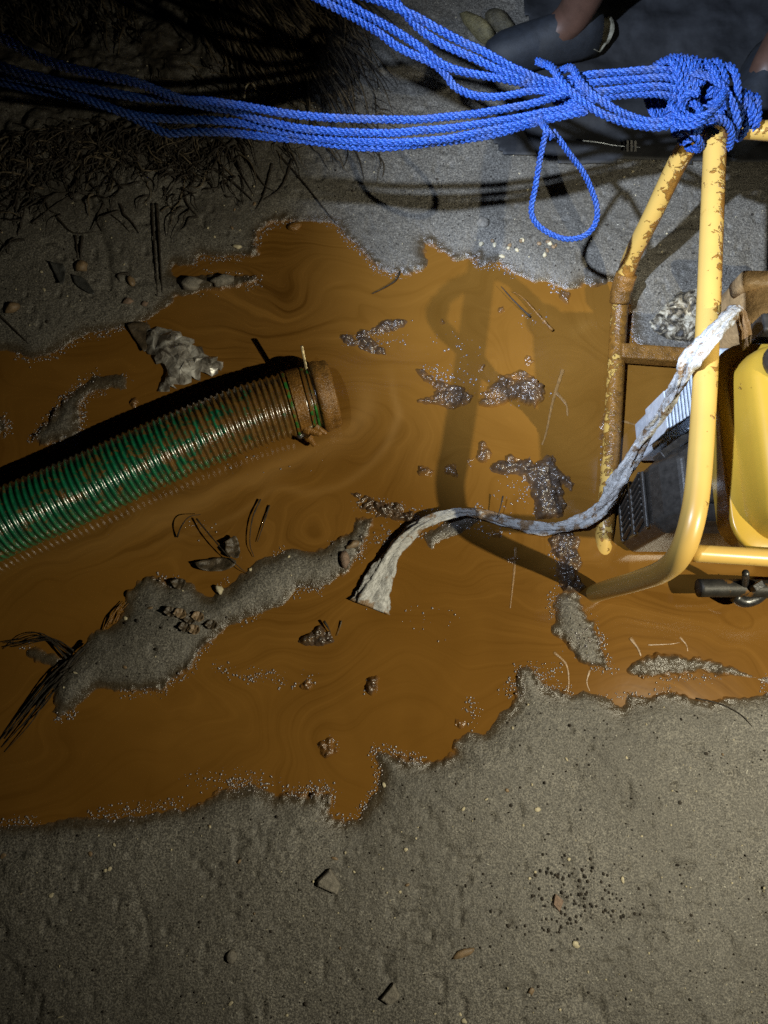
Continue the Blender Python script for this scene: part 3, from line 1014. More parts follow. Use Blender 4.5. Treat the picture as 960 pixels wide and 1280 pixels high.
# silencer pipe and bits low on the near side
ms = px(873, 735, .06); me_ = px(930, 735, .06)
wsweep('silencer', [ms, ms.lerp(me_, .3), ms.lerp(me_, .7), me_, me_ + Vector((.1, -.005, 0))], .0165, m_simple('sooty_steel', (.028, .025, .02), .5, .2, 60, .4, .4, .001, .4, .2), machine, 20, .006)
wsweep('outlet_elbow', [px(918, 745, .05), px(930, 752, .045), px(945, 748, .05), px(960, 738, .06), px(990, 735, .06)], .011, M['steel'], machine, 14, .005)
wsweep('bracket_post', [px(932, 716, .14), px(932, 722, .11), px(931, 732, .07), px(931, 736, .05)], .006, M['steel'], machine, 12, .006)
Vb, Fb = box_np(px(946, 733, .085), (.020, .012, .018), .5)
bevel(put('clip', mesh_py('clip', Vb, Fb, False), M['steel'], machine), .001)
V, F = box_np(px(990, 690, .012), (.30, .03, .024))
bevel(put('base_bar', mesh_py('base_bar', V, F, False), M['coat'], machine), .003)

# ------------------------------------------------------------------ green suction hose
HP = [(-260, 765, .036), (-120, 712, .036), (0, 655, .037), (100, 612, .038), (200, 566, .039), (300, 525, .041), (360, 506, .042), (400, 496, .043)]
hose_root = px(200, 566, .0)
hose = empty('suction_hose', (hose_root.x, hose_root.y, 0))
tag(hose, 'ribbed green suction hose lying in the mud, its end smeared brown', 'hose')
C, u = catmull(np.array([list(px(*p)) for p in HP]), .00135)
T_, N_, B_ = frames(C)
pitch = .0112
ph_ = (u % pitch) / pitch
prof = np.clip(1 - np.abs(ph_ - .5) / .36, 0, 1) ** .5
HR = 0.0575
R = HR + .0042 * prof
endk = u > (u[-1] - .062)
R = np.where(endk, HR + .0015 * prof, R)
V, F = tube_np(C, R, 56, False, N_, B_)
attr_m = np.repeat(np.clip((u - (u[-1] - .34)) / .34, -0.1, 1) * .42 + .10, 56)
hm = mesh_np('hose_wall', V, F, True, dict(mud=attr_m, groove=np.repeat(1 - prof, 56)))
hw = put('hose_wall', hm, M['hose'], hose)
sol = hw.modifiers.new('wall', 'SOLIDIFY'); sol.thickness = .004; sol.offset = -1


def ringband(name, s0, s1, r, mat, parent, thick=.004):
    k = (u >= s0) & (u <= s1)
    c = C[k]
    Vx, Fx = tube_np(c, r, 48, False, N_[k], B_[k])
    o = put(name, mesh_np(name, Vx, Fx), mat, parent)
    m = o.modifiers.new('wall', 'SOLIDIFY'); m.thickness = thick; m.offset = -1
    bevel(o, .001)
    return o


Lh = u[-1]
ringband('clamp_band', Lh - .052, Lh - .028, HR + .0045, M['coat'], hose)
green = m_simple('green_seal', (.03, .16, .03), .25, 0, 60, .5, .5, .001, .5, .5)
ringband('seal_ring', Lh - .060, Lh - .053, HR + .005, green, hose)
ringband('seal_ring', Lh - .026, Lh - .019, HR + .004, green, hose)
ringband('seal_ring', Lh - .0175, Lh - .011, HR + .004, green, hose)
# coupling flange beyond the end
k = -1
tdir = T_[-1]
ce = C[-1]
Cc = np.array([ce - tdir * .008 + tdir * t for t in np.linspace(0, .036, 14)])
Rc = np.array([.066, .0705, .0715, .072, .072, .0715, .0705, .0695, .069, .069, .069, .0685, .0675, .065]) - .0045
Vx, Fx = tube_np(Cc, Rc, 56, False)
o = put('coupling', mesh_np('coupling', Vx, Fx), M['coat'], hose)
m = o.modifiers.new('wall', 'SOLIDIFY'); m.thickness = .010; m.offset = -1
# plug deep in the mouth so that it reads dark
# lever and bolt cluster
lv0 = px(383, 462, .085); lv1 = px(378, 437, .105)
Vx, Fx = box_np((0, 0, 0), (.012, .005, .052))
lev = put('lever', mesh_py('lever', Vx, Fx, False), m_simple('muddy_steel', (.42, .33, .17), .3, .3, 80, .4, .5, .001), hose)
bevel(lev, .0015)
d = (lv1 - lv0)
lev.matrix_parent_inverse = Matrix()
lev.location = (lv0 + lv1) / 2 - hose.location
lev.rotation_euler = d.to_track_quat('Z', 'X').to_euler()
bcx = px(381, 535, .05)
for k, (ox, oy, oz, r, ln, ax_) in enumerate([(0, 0, .0, .010, .034, 0.3), (-.008, .010, .012, .008, .026, .3), (.018, .004, .004, .0075, .03, .35), (.004, -.010, -.012, .009, .03, .2)]):
    V, F = lathe([(r, 0), (r * 1.02, ln * .3), (r * .7, ln * .34), (r * .66, ln * .9), (r * .3, ln)], 8)
    bo = put('clamp_bolt', mesh_py('clamp_bolt', V, F, False), M['coat'] if k != 1 else m_simple('wet_bolt', (.3, .24, .15), .15, .5, 80, .4, .5, .001), hose)
    bo.matrix_parent_inverse = Matrix()
    bo.location = bcx + Vector((ox, oy, oz)) - hose.location
    bo.rotation_euler = (math.pi / 2 + .3 * k, .2, .9 + ax_)
    bevel(bo, .001)
for k in range(7):
    p = px(372 + k * 6 + random.uniform(-3, 3), 538 + random.uniform(-7, 7), .03)
    Vx = IV * np.array([.008, .007, .006]) * random.uniform(.6, 1.2)
    Vx = Vx * (1 + .25 * (np.random.default_rng(k).random((len(Vx), 1)) - .5))
    bo = put('mud_blob', mesh_np('mud_blob', Vx, IF), M['lump'], hose)
    bo.matrix_parent_inverse = Matrix(); bo.location = p - hose.location

# ------------------------------------------------------------------ blue rope
rope = empty('blue_rope', px(760, 130, 0.0))
tag(rope, 'doubled blue laid rope stretched above the mud and knotted to the yellow frame', 'rope')
RR = 0.0064


def rope_np(C, R, lay=.050, sides=5):
    """three strands of three yarns each"""
    s = np.concatenate([[0], np.cumsum(np.linalg.norm(np.diff(C, axis=0), axis=1))])
    T, N, B = frames(C)
    parts = []
    ph0 = random.uniform(0, 6.28)
    rs = R * .53; ry = R * .250
    for i in range(3):
        a = 2 * math.pi * s / lay + i * 2.0944 + ph0
        er = np.cos(a)[:, None] * N + np.sin(a)[:, None] * B
        et = -np.sin(a)[:, None] * N + np.cos(a)[:, None] * B
        cs = C + rs * er
        for j in range(3):
            b = -2 * math.pi * s / (lay * .62) + j * 2.0944 - a
            cy = cs + ry * .92 * (np.cos(b)[:, None] * er + np.sin(b)[:, None] * et)
            parts.append(tube_np(cy, ry, sides, False))
    return join_np(parts)


def ropelen(pts, r=RR, name='rope_length', parent=rope, step=.0026, worldpts=None):
    Pw = np.array([list(px(*p)) for p in pts]) if worldpts is None else np.array(worldpts)
    C, _ = catmull(Pw, step)
    sd_ = random.randint(1, 400); sl = np.arange(len(C)) * step
    C = C + .45 * r * np.stack([fbm(sl, sl * 0, .09, sd_ + q_, 3) for q_ in (0, 40, 80)], 1)
    V, F = rope_np(C, r, lay=r * random.uniform(3.8, 4.5))
    return put(name, mesh_np(name, V, F), M['rope'], parent)


ropelen([(-90, 10, .78), (0, 47, .72), (60, 76, .68), (120, 92, .64), (175, 105, .60), (205, 116, .57), (230, 124, .55), (260, 126, .53), (320, 136, .50), (400, 147, .48), (480, 149, .47), (560, 147, .46), (630, 136, .455), (690, 124, .455), (725, 112, .455)])
ropelen([(-90, 45, .66), (0, 82, .63), (60, 100, .60), (120, 112, .57), (175, 122, .54), (230, 128, .51), (290, 138, .49), (335, 153, .475), (400, 163, .465), (480, 166, .455), (560, 160, .45), (640, 148, .44), (700, 136, .44), (740, 126, .44)])
ropelen([(-90, 70, .56), (0, 92, .55), (60, 107, .53), (110, 124, .51), (160, 141, .49), (205, 148, .475), (260, 150, .47), (330, 160, .46), (400, 174, .45), (480, 178, .445), (550, 174, .44), (630, 160, .435), (690, 145, .435), (730, 136, .44)])
ropelen([(-90, 84, .50), (0, 102, .50), (70, 116, .49), (130, 132, .475), (180, 152, .46), (210, 165, .45), (245, 164, .45), (300, 167, .45), (360, 174, .445), (410, 180, .44), (480, 185, .435), (550, 179, .43), (630, 163, .43), (690, 148, .435), (735, 138, .445)])
ropelen([(360, -60, .62), (420, -18, .58), (480, 4, .55), (520, 22, .53), (560, 44, .51), (600, 63, .495), (640, 83, .48), (680, 99, .465), (715, 106, .46)])
ropelen([(400, -60, .60), (470, -22, .57), (520, 30, .52), (545, 48, .505), (585, 68, .49), (630, 90, .475), (670, 103, .46), (710, 112, .455)])
ropelen([(350, -45, .62), (425, 0, .57), (480, 30, .53), (520, 55, .505), (555, 80, .49), (600, 93, .475), (650, 103, .46), (700, 112, .45)])
ropelen([(340, -35, .60), (418, 8, .56), (470, 38, .52), (500, 60, .50), (540, 78, .485), (556, 92, .475), (568, 107, .465), (592, 117, .455), (625, 120, .45), (665, 113, .45), (705, 116, .455)])
ropelen([(672, 78, .445), (688, 86, .475), (702, 105, .49), (722, 124, .485), (750, 142, .475), (790, 156, .46), (825, 160, .455), (842, 150, .46), (850, 130, .465)])
ropelen([(700, 90, .445), (714, 84, .478), (726, 100, .492), (744, 120, .487), (770, 137, .475), (805, 150, .46), (835, 150, .46), (846, 138, .455)])
for yy, zz in ((93, .455), (103, .46), (114, .455), (124, .445)):
    ropelen([(690, yy + 12 - (yy - 93) * .3, zz - .012), (735, yy + 1, zz), (780, yy - 3, zz), (828, yy - 6, zz), (862, yy + 2, zz - .01)])


def coil(c0, c1, rad, turns, tilt=(0, 0, 0), sq=1.0, name='knot_coil', r=RR, ph0=0.0):
    c0 = Vector(c0); c1 = Vector(c1)
    ax_ = (c1 - c0)
    t = ax_.normalized()
    n = Vector((0, 0, 1)) - t * t.z; n.normalize()
    b_ = t.cross(n)
    pts = []
    K = int(turns * 14) + 1
    for k in range(K):
        f = k / (K - 1)
        an = f * turns * 2 * math.pi + ph0
        wob = 1 + .10 * math.sin(3.1 * an + 1.3) * random.uniform(.5, 1)
        p = c0 + ax_ * f + (n * math.cos(an) * sq + b_ * math.sin(an)) * rad * wob + t * rad * .25 * math.sin(an)
        pts.append(list(p + Vector(tilt) * math.sin(an)))
    return ropelen(None, r, name, rope, .003, pts)


coil(px(822, 113, .42), px(858, 112, .42), .041, 4, ph0=.6)
coil(px(868, 118, .42), px(905, 125, .415), .040, 3, ph0=2.0)
coil(px(898, 135, .405), px(936, 150, .40), .029, 4, ph0=1.0)
coil(px(858, 140, .41), px(882, 168, .385), .030, 3, ph0=.3)
coil(px(884, 170, .40), px(893, 135, .415), .029, 3, ph0=1.7)
coil(px(848, 95, .43), px(905, 108, .42), .026, 4, ph0=.2)
# small round turn in the middle of the knot and the wraps lying over it
cc = px(868, 126, .475)
pts = []
for k in range(26):
    an = k / 25 * 2.1 * math.pi + 1.0
    pts.append(list(cc + Vector((math.cos(an) * .017, math.sin(an) * .017, -.02 * (k / 25)))))
ropelen(None, RR, 'knot_coil', rope, .003, pts)
ropelen([(832, 150, .455), (850, 158, .465), (870, 157, .475), (890, 148, .475), (905, 150, .47), (915, 165, .45), (912, 184, .42)], name='knot_coil')
ropelen([(850, 90, .45), (875, 93, .47), (900, 105, .475), (915, 125, .465), (922, 150, .45), (918, 172, .42)], name='knot_coil')
ropelen([(838, 130, .46), (855, 145, .475), (880, 145, .485), (900, 130, .48), (905, 110, .465), (890, 98, .455)], name='knot_coil')
ropelen([(925, 118, .43), (938, 130, .435), (943, 150, .42), (936, 168, .39)], name='knot_coil')
ropelen([(868, 168, .40), (862, 160, .43), (872, 170, .44), (878, 184, .41), (872, 188, .38)], name='knot_coil')

cord = empty('cord_loop', px(705, 300, 0.0))
tag(cord, 'thin blue cord loop hanging below the thick rope', 'cord')
ropelen([(676, 150, .44), (683, 160, .46), (690, 170, .45)], .0060, 'knot', cord)
ropelen([(683, 164, .445), (676, 195, .41), (668, 235, .37), (664, 262, .345), (672, 280, .33), (692, 293, .32), (714, 298, .315), (735, 291, .32), (746, 273, .333), (744, 248, .352), (730, 216, .385), (708, 188, .42), (690, 164, .445)], .0052, 'cord_length', cord)


# ------------------------------------------------------------------ muddy cloth strip
def rag(name, pts, widths, muds, mat, flat=.55, lobes=(3, 5), parent=None):
    Pw = np.array([list(px(*p)) + [w, m_] for p, w, m_ in zip(pts, widths, muds)])
    C, uu = catmull(Pw, .0028)
    T, N, B = frames(C[:, :3])
    # keep the section frame level: side vector horizontal
    S = np.cross(T, np.array([0, 0, 1.0])); S /= np.linalg.norm(S, axis=1)[:, None] + 1e-9
    Un = np.cross(S, T)
    n = 48
    th = np.linspace(0, 2 * math.pi, n, endpoint=False)
    TH, S2 = np.meshgrid(th, uu)
    w = C[:, 3][:, None]
    rate = 4 + 36 * smooth01(-C[:, 3], -.020, -.012)
    tw = np.cumsum(rate * np.gradient(uu))[:, None] * np.ones_like(TH)
    amp_ = 1 + 1.1 * smooth01(w, .016, .034)
    rad = 1 + .27 * amp_ * np.sin(lobes[0] * TH + tw + 1.5 * sn(S2, S2 * 0, .05, 7)) + .20 * np.sin(lobes[1] * TH - tw * .7) + .10 * amp_ * np.sin(9 * TH + tw * .25 + 2 * sn(S2, TH, .03, 8))
    rad += .13 * sn(S2, TH * .02, .009, 9) + .07 * sn(S2, TH * .05, .004, 10)
    fl_ = np.clip(flat * (.016 / np.maximum(w, .012)) ** 1.8, .08, .7)
    V = C[:, None, :3] + (rad * w * np.cos(TH))[:, :, None] * S[:, None] + (rad * w * np.sin(TH) * fl_)[:, :, None] * Un[:, None]
    V = V.reshape(-1, 3)
    F = grid_faces(n, len(C), True)
    e = (len(C) - 1) * n
    Vc = np.vstack([V, C[0, :3], C[-1, :3]])
    k = np.arange(n); k2 = (k + 1) % n
    tri = np.vstack([np.stack([k2, k, np.full(n, len(V))], 1), np.stack([e + k, e + k2, np.full(n, len(V) + 1)], 1)])
    me = bpy.data.meshes.new(name)
    me.from_pydata(Vc.tolist(), [], F.tolist() + tri.tolist())
    me.polygons.foreach_set('use_smooth', np.ones(len(me.polygons), dtype=bool))
    for an, av in (('u', (TH / 6.283 + tw * .05)), ('s', S2 * 2.2), ('mud', np.repeat(C[:, 4][:, None], n, 1))):
        a_ = me.attributes.new(an, 'FLOAT', 'POINT')
        vals = np.concatenate([av.ravel(), [av[0, 0], av[-1, 0]]]).astype(np.float32)
        a_.data.foreach_set('value', vals)
    return put(name, me, mat, parent)


rg = rag('cloth_strip', [(932, 432, .37), (930, 408, .40), (921, 388, .425), (905, 402, .445), (886, 424, .452), (862, 455, .43), (838, 500, .34), (815, 535, .25), (797, 560, .19), (780, 590, .135), (762, 622, .07), (740, 644, .028), (710, 658, .016), (670, 660, .012),
                         (625, 650, .012), (600, 642, .018), (568, 641, .028), (528, 655, .022), (497, 682, .010), (480, 712, .006), (466, 740, .006), (459, 758, .003)],
         [.008, .0085, .0085, .009, .010, .0108, .010, .009, .009, .0125, .013, .011, .0098, .0098, .0085, .0072, .0072, .0085, .0115, .017, .025, .030],
         [.5, .4, .25, .05, -.04, -.04, .02, .06, .1, -.06, -.04, .14, .06, .0, .06, .1, -.05, -.08, -.08, -.08, -.06, .1], M['rag'])
tag(rg, 'muddy white cloth strip trailing from the machine across the puddle', 'cloth strip')

# ------------------------------------------------------------------ crumpled plastic film
FP = [(185, 412), (200, 409), (220, 412), (240, 424), (252, 436), (258, 447), (272, 448), (279, 458), (272, 466), (255, 473), (240, 479), (215, 487), (200, 490), (202, 480), (210, 468), (203, 458), (192, 450), (184, 440), (182, 425)]
poly = pxa(FP)
lo = poly.min(0) - .004; hi = poly.max(0) + .004
fr_ = np.random.default_rng(5)
ax = np.arange(lo[0] - .01, hi[0] + .01, .0098); ay = np.arange(lo[1] - .01, hi[1] + .01, .0098)
AX, AY = np.meshgrid(ax, ay); Q = np.stack([AX.ravel(), AY.ravel()], 1)
Q += fr_.uniform(-.0042, .0042, Q.shape)
d = -sdf(Q, poly)
x, y = Q[:, 0], Q[:, 1]
ridge = lambda s, sd: 1 - np.abs(sn(x + .2 * y, y - .3 * x, s, sd)) * 2
z = .004 + .016 * (1 - np.exp(-np.maximum(d, 0) / .018)) + (.005 * ridge(.034, 401) + fr_.uniform(-.0019, .0019, len(x))) * smooth01(d, -.002, .008)
z = np.maximum(z, .001)
f = grid_faces(len(ax), len(ay)); f = f[(d[f] > -.005).all(1)]
used = np.unique(f); rm = np.full(len(Q), -1); rm[used] = np.arange(len(used))
f = rm[f]
f = np.vstack([f[::2][:, [0, 1, 2]], f[::2][:, [0, 2, 3]], f[1::2][:, [1, 2, 3]], f[1::2][:, [1, 3, 0]]])
cen = poly.mean(0)
fm_ = put('plastic_film', mesh_np('plastic_film', np.stack([x - cen[0], y - cen[1], z], 1)[used], f, False), M['film'])
fm_.location = (cen[0], cen[1], 0)
sm = fm_.modifiers.new('wall', 'SOLIDIFY'); sm.thickness = .0006
tag(fm_, 'crumpled piece of clear plastic film floating beside the green hose', 'plastic film')


# ------------------------------------------------------------------ leaves, twigs, stones and chips
def leaf(name, pts, label, mat, curl=.012, lift=.003, cat='leaf', group=None):
    """pts: outline in pixels; a thin blade bent along its length with a raised midrib"""
    poly = np.array([list(onground(*p)) for p in pts])
    P2 = np.vstack([poly, poly[:1]])
    C, _ = catmull(P2, 29)
    C = C[:-1]
    c = C.mean(0)
    d0 = C[:, :2] - c[:2]
    w, v = np.linalg.eigh(d0.T @ d0)
    ax0, ax1 = v[:, 1], v[:, 0]
    Lm = np.abs(d0 @ ax0).max(); Wm = np.abs(d0 @ ax1).max()
    n = len(C); V = []; F = []
    ph = random.uniform(0, 6)
    for s in (1.0, .75, .5, .25):
        for k in range(n):
            q = d0[k] * s
            l = (q @ ax0) / Lm; ww = (q @ ax1) / Wm
            zz = lift + curl * (.55 * l * l + .45 * abs(ww) * (1 if ww > 0 else .2)) + curl * .18 * math.sin(9 * l + ph) * abs(ww)
            V.append((q[0], q[1], zz))
    V.append((0, 0, lift))
    for r in range(3):
        for k in range(n):
            j = (k + 1) % n
            F.append([r * n + k, r * n + j, (r + 1) * n + j, (r + 1) * n + k])
    for k in range(n): F.append([3 * n + k, 3 * n + (k + 1) % n, 4 * n])
    me = bpy.data.meshes.new(name); me.from_pydata(V, [], F)
    me.polygons.foreach_set('use_smooth', np.ones(len(F), dtype=bool))
    o = put(name, me, mat); o.location = (c[0], c[1], max(c[2], 0))
    s_ = o.modifiers.new('wall', 'SOLIDIFY'); s_.thickness = .0008
    return tag(o, label, cat, group)


def twig(name, pts, r, label, mat, cat='twig', group=None, taper=.35, lift=None):
    Pw = []
    for k, p in enumerate(pts):
        g = onground(p[0], p[1], 0)
        zz = g.z + (p[2] if len(p) > 2 else r * .5)
        Pw.append([g.x, g.y, zz])
    Pw = np.array(Pw); base = Pw[0].copy()
    C, uu = catmull(Pw - base, .004)
    R = r * (1 - (1 - taper) * np.linspace(0, 1, len(C))) * (1 + .15 * np.sin(np.arange(len(C)) * 1.3))
    V, F = tube_np(C, R, 7, True)
    o = put(name, mesh_py(name, V, F), mat); o.location = base
    return tag(o, label, cat, group)


def stone(name, x, y, w, h, t, label, mat, seed=0, rz=0.0, sharp=False, cat='stone', group=None, sink=.35):
    g = onground(x, y)
    r_ = np.random.default_rng(seed + 900)
    k = 1 / 690.0
    if sharp:
        n = 5
        an = np.sort(r_.uniform(0, 6.28, n) * .25 + np.arange(n) * 6.283 / n)
        ring = np.stack([np.cos(an) * w * k / 2, np.sin(an) * h * k / 2], 1)
        V = [(a, b, -.004) for a, b in ring] + [(a * .97, b * .97, t * .7) for a, b in ring] + [(a * .82, b * .82, t + r_.uniform(-.001, .001)) for a, b in ring]
        F = []
        for q_ in range(2):
            for i in range(n): F.append([q_ * n + i, q_ * n + (i + 1) % n, (q_ + 1) * n + (i + 1) % n, (q_ + 1) * n + i])
        F += [list(range(n))[::-1], [2 * n + i for i in range(n)]]
        me = bpy.data.meshes.new(name); me.from_pydata(V, [], F)
        o = put(name, me, mat); bevel(o, .001)
    else:
        V = IV.copy()
        nn = fbm(V[:, 0] + seed, V[:, 1] + V[:, 2] * .7, .55, 500 + seed, 3)
        V = V * (1 + .5 * nn[:, None]) * np.array([w * k / 2, h * k / 2, t])
        o = put(name, mesh_np(name, V, IF, True), mat)
        g.z += t * (1 - sink) - t * .35
    o.location = g; o.rotation_euler = (0, 0, rz)
    return tag(o, label, cat, group)


leaf('dark_leaf', [(160, 407), (172, 404), (188, 408), (186, 425), (183, 443), (173, 430), (165, 418)], 'dark limp leaf tucked against the plastic film', M['leaf'], .01)
leaf('grey_leaf', [(90, 344), (104, 348), (116, 362), (120, 371), (108, 366), (96, 357)], 'grey pointed leaf on the sand by the round husk', M['leafgrey'], .005)
leaf('grey_leaf', [(64, 330), (80, 332), (83, 345), (80, 360), (73, 350)], 'dark grey folded leaf beside the pointed grey leaf', M['leafgrey'], .012)
leaf('curled_leaf', [(245, 705), (262, 700), (283, 698), (297, 703), (290, 712), (270, 716), (252, 713)], 'curled dead leaf at the water edge under the hose', M['leaf'], .016, .006)
leaf('curled_leaf', [(283, 680), (296, 672), (301, 690), (298, 700), (285, 694)], 'thin dark leaf standing behind the curled dead leaf', M['leaf'], .02, .006)
leaf('curled_leaf', [(215, 728), (224, 724), (234, 727), (230, 737), (220, 736)], 'small black leaf on the rim of the sand island', M['leaf'], .012, .006)
for k, pts in enumerate([[(222, 672, .004), (230, 660, .02), (240, 650, .025), (252, 645, .012)], [(247, 650, .01), (265, 672, .02), (285, 695, .02), (302, 712, .012), (312, 718, .004)], [(326, 625, .006), (316, 650, .008), (313, 680, .008), (318, 697, .004)],
                         [(337, 632, .003), (330, 655, .005), (322, 678, .004)]]):
    twig('twig', pts, .0016, 'thin dark stem arching out of the mud near the curled leaf', M['root'], 'twig', 'stems near the curled leaf')
twig('twig', [(405, 777, .010), (409, 783, .010), (413, 790, .008)], .0026, 'short black stub sticking up from the small dark clod', M['root'])
twig('twig', [(427, 776, .003), (424, 787, .003), (421, 795, .003)], .0012, 'hair-thin straw lying in open mud beside the dark clod', M['straw'])
twig('twig', [(662, 398, .006), (640, 378, .01), (625, 362, .012)], .0022, 'short dark twig with side shoots in the puddle near the frame', M['root'])
twig('twig', [(690, 415, .006), (672, 398, .012), (652, 376, .012), (640, 366, .005)], .003, 'mud-coated twig lying by the shadowed frame', M['coat'])
twig('twig', [(870, 873, .001), (900, 880, .003), (925, 893, .003), (940, 908, .001)], .0016, 'thin dark root half buried in sand below the right shore', M['root'], 'root')
twig('twig', [(500, 340, .002), (494, 352, .004), (478, 362, .004), (465, 368, .003)], .002, 'curved twig at the upper shore of the puddle', M['root'])
twig('twig', [(625, 625, .03), (622, 640, .026), (618, 652, .02)], .0016, 'dark thorn standing behind the cloth strip', M['root'])
# reeds on the left point of the island
U = random.uniform
for k in range(16):
    a = U(-9, 9); ln = U(.35, 1.0)
    twig('reed', [(112 - k * 2 + a, 803 + k * 3, .010 + U(0, .006)), (112 - k * 2 + a - 30 * ln + U(-3, 3), 803 + k * 3 + 28 * ln, .012), (112 - k * 2 + a - 58 * ln + U(-5, 5), 803 + k * 3 + 66 * ln, .008), (112 - k * 2 - 100 * ln + a, 803 + k * 3 + 108 * ln, .001)], U(.0012, .0030), 'flat dark reed trailing off the point of the sand island', M['root'], 'reed', 'reeds on the island point')
for k in range(6):
    a = U(-8, 8)
    twig('reed', [(92 + a, 818 + U(-5, 8), .010), (66 + a, 800 + U(-6, 6), .012), (34 + U(-8, 8), 800 + U(-6, 8), .008), (-8 + U(0, 30), 806 + U(-4, 10), .002)], U(.0008, .0018), 'thin dark stem curving left from the island point into mud', M['root'], 'reed', 'stems curving from the island point')
for k in range(5):
    a = U(-3, 3)
    twig('reed', [(130 + k * 4, 788 - k * 3 + a, .004), (140 + k * 3 + a, 772 - k * 2, .010), (152 + k * 2 + a, 752 + U(-4, 6), .006)], U(.0012, .002), 'wet brown stem on the upper rim of the sand island', M['coat'], 'reed', 'stems on the island rim')

stone('stone', 411, 1103, 27, 32, .011, 'largest flat angular grey stone lying on the open sand', M['stone'], 1, .3, True)
stone('stone', 487, 1241, 24, 22, .009, 'squarish grey stone on the open sand', M['stone'], 2, .9, True)
stone('stone', 697, 1127, 13, 24, .006, 'pinkish upright chip of stone amid dark crumbs', M['brick'], 3, -.2, True)
stone('stone', 290, 1196, 15, 15, .006, 'round dull grey pebble set in dark sand', M['stone'], 4)
stone('bark_chip', 578, 1192, 26, 9, .003, 'ragged tan bark chip pressed into the sand', M['tan'], 5, .3, False, 'bark chip')
stone('shell', 441, 681, 17, 10, .007, 'tan snail shell on the tip of the sand island', M['tan'], 6, .4, False, 'shell')
stone('shell', 430, 699, 13, 22, .010, 'reddish brown oval shell on the sand island', M['brick'], 7, .2, False, 'shell')
stone('husk', 103, 333, 20, 18, .009, 'round tan husk on the sand beside grey leaves', M['tan'], 8, 0, False, 'husk')
stone('husk', 16, 386, 22, 14, .009, 'split tan husk by the left bank', M['tan'], 9, .5, False, 'husk')
stone('husk', 165, 352, 10, 16, .007, 'small brown husk between the plastic film and the bank', M['tan'], 10, .5, False, 'husk')
stone('pebble', 160, 377, 14, 10, .006, 'pinkish oval pebble near the upper shore', M['brick'], 11, .2, False, 'pebble')
stone('pebble', 181, 380, 10, 7, .005, 'small pinkish pebble near the upper shore', M['brick'], 12, .2, False, 'pebble')
stone('seed', 296, 309, 14, 7, .005, 'long pale seed on sand above the puddle', M['pale'], 13, -.2, False, 'seed')
stone('stone', 278, 352, 32, 16, .012, 'long ridged grey stone at the mouth of the small mud arm', M['stone'], 14, .25)
stone('stone', 240, 355, 34, 20, .010, 'flat dark stone left of the long ridged stone', M['stone'], 15, .1)
stone('stone', 368, 284, 20, 14, .007, 'wet brown stone at the top of the puddle', M['coat'], 16, .2)
stone('shell', 604, 278, 17, 20, .003, 'flat grey shell fragment on sand below the rope', M['stone'], 17, .2, False, 'shell')
stone('shell', 274, 738, 9, 12, .008, 'pale broken shell at the rim of the sand island', M['pale'], 18, .6, False, 'shell')
for k, (a, b) in enumerate([(226, 768), (238, 775), (232, 785), (248, 772), (265, 782), (214, 766), (243, 788)]):
    leaf('leaf_scrap', [(a - 8, b), (a - 3, b - 7), (a + 6, b - 5), (a + 8, b + 3), (a, b + 6)], 'brown leaf scrap in the litter on the sand island', M['tan'] if k % 3 == 0 else M['leaf'], .012, .004, 'leaf', 'leaf scraps on the island')
lump([(808, 405), (822, 385), (845, 366), (868, 362), (890, 372), (905, 395), (900, 420), (870, 432), (835, 430), (812, 418)], .03, 'mottled pale rock under the machine frame', 'mottled_rock', 90, .7, 0, -.01, .003, M['rock'])
bpy.data.objects['mottled_rock']['category'] = 'rock'; del bpy.data.objects['mottled_rock']['group']
# clay streaks on the water
for k, (pts, r) in enumerate([([(642, 684), (643, 710), (640, 760)], .0022), ([(706, 462), (694, 500), (684, 540), (676, 556)], .003), ([(694, 490), (705, 505), (712, 520)], .003), ([(788, 797), (800, 810), (803, 820)], .003),
                              ([(755, 518), (775, 525), (795, 532)], .0032), ([(850, 796), (856, 806), (860, 814)], .0018), ([(812, 806), (835, 805), (852, 803)], .0012), ([(690, 815), (710, 830), (712, 850), (709, 866)], .0022), ([(737, 838), (736, 852), (738, 864)], .0018)]):
    o = twig('clay_streak', [(p[0] + random.uniform(-3, 3), p[1], .0003) for p in pts], r * 1.25, 'pale cream streak of clay on the water by the machine', M['clay'], 'clay streak', 'cream clay streaks', .4)
    o.scale.z = .18
# pale chips on the sand, one by one
CH = [(418, 1073, 11, 6), (443, 1090, 5, 5), (507, 1062, 5, 9), (509, 1106, 7, 5), (778, 1100, 6, 12), (720, 1181, 9, 15), (664, 1239, 7, 12), (580, 1276, 8, 8), (711, 1074, 5, 6), (113, 1067, 5, 10), (143, 1056, 6, 5), (262, 1033, 5, 5), (299, 1077, 8, 5),
      (64, 1119, 6, 11), (137, 1086, 8, 7), (4, 1069, 10, 10), (579, 1011, 5, 10), (672, 1012, 7, 12), (634, 988, 6, 8), (608, 999, 6, 4), (708, 949, 7, 4), (903, 943, 4, 4), (288, 1254, 5, 10), (75, 1271, 9, 3), (318, 1142, 4, 4), (662, 1098, 5, 6), (480, 981, 8, 7), (262, 1032, 4, 4),
      (783, 947, 4, 6), (955, 1110, 4, 5), (188, 760, 9, 5), (157, 773, 5, 10), (94, 841, 7, 4), (156, 834, 8, 6), (361, 696, 5, 5), (313, 712, 6, 6), (293, 262, 6, 5), (268, 296, 6, 5), (260, 285, 4, 6), (290, 285, 8, 5), (52, 340, 6, 6), (155, 331, 4, 4), (68, 180, 8, 11), (91, 254, 5, 4), (55, 362, 8, 6),
      (318, 255, 6, 10), (575, 1268, 6, 5), (700, 1262, 4, 5), (425, 1185, 4, 4), (735, 1215, 4, 4), (520, 1048, 4, 4)]
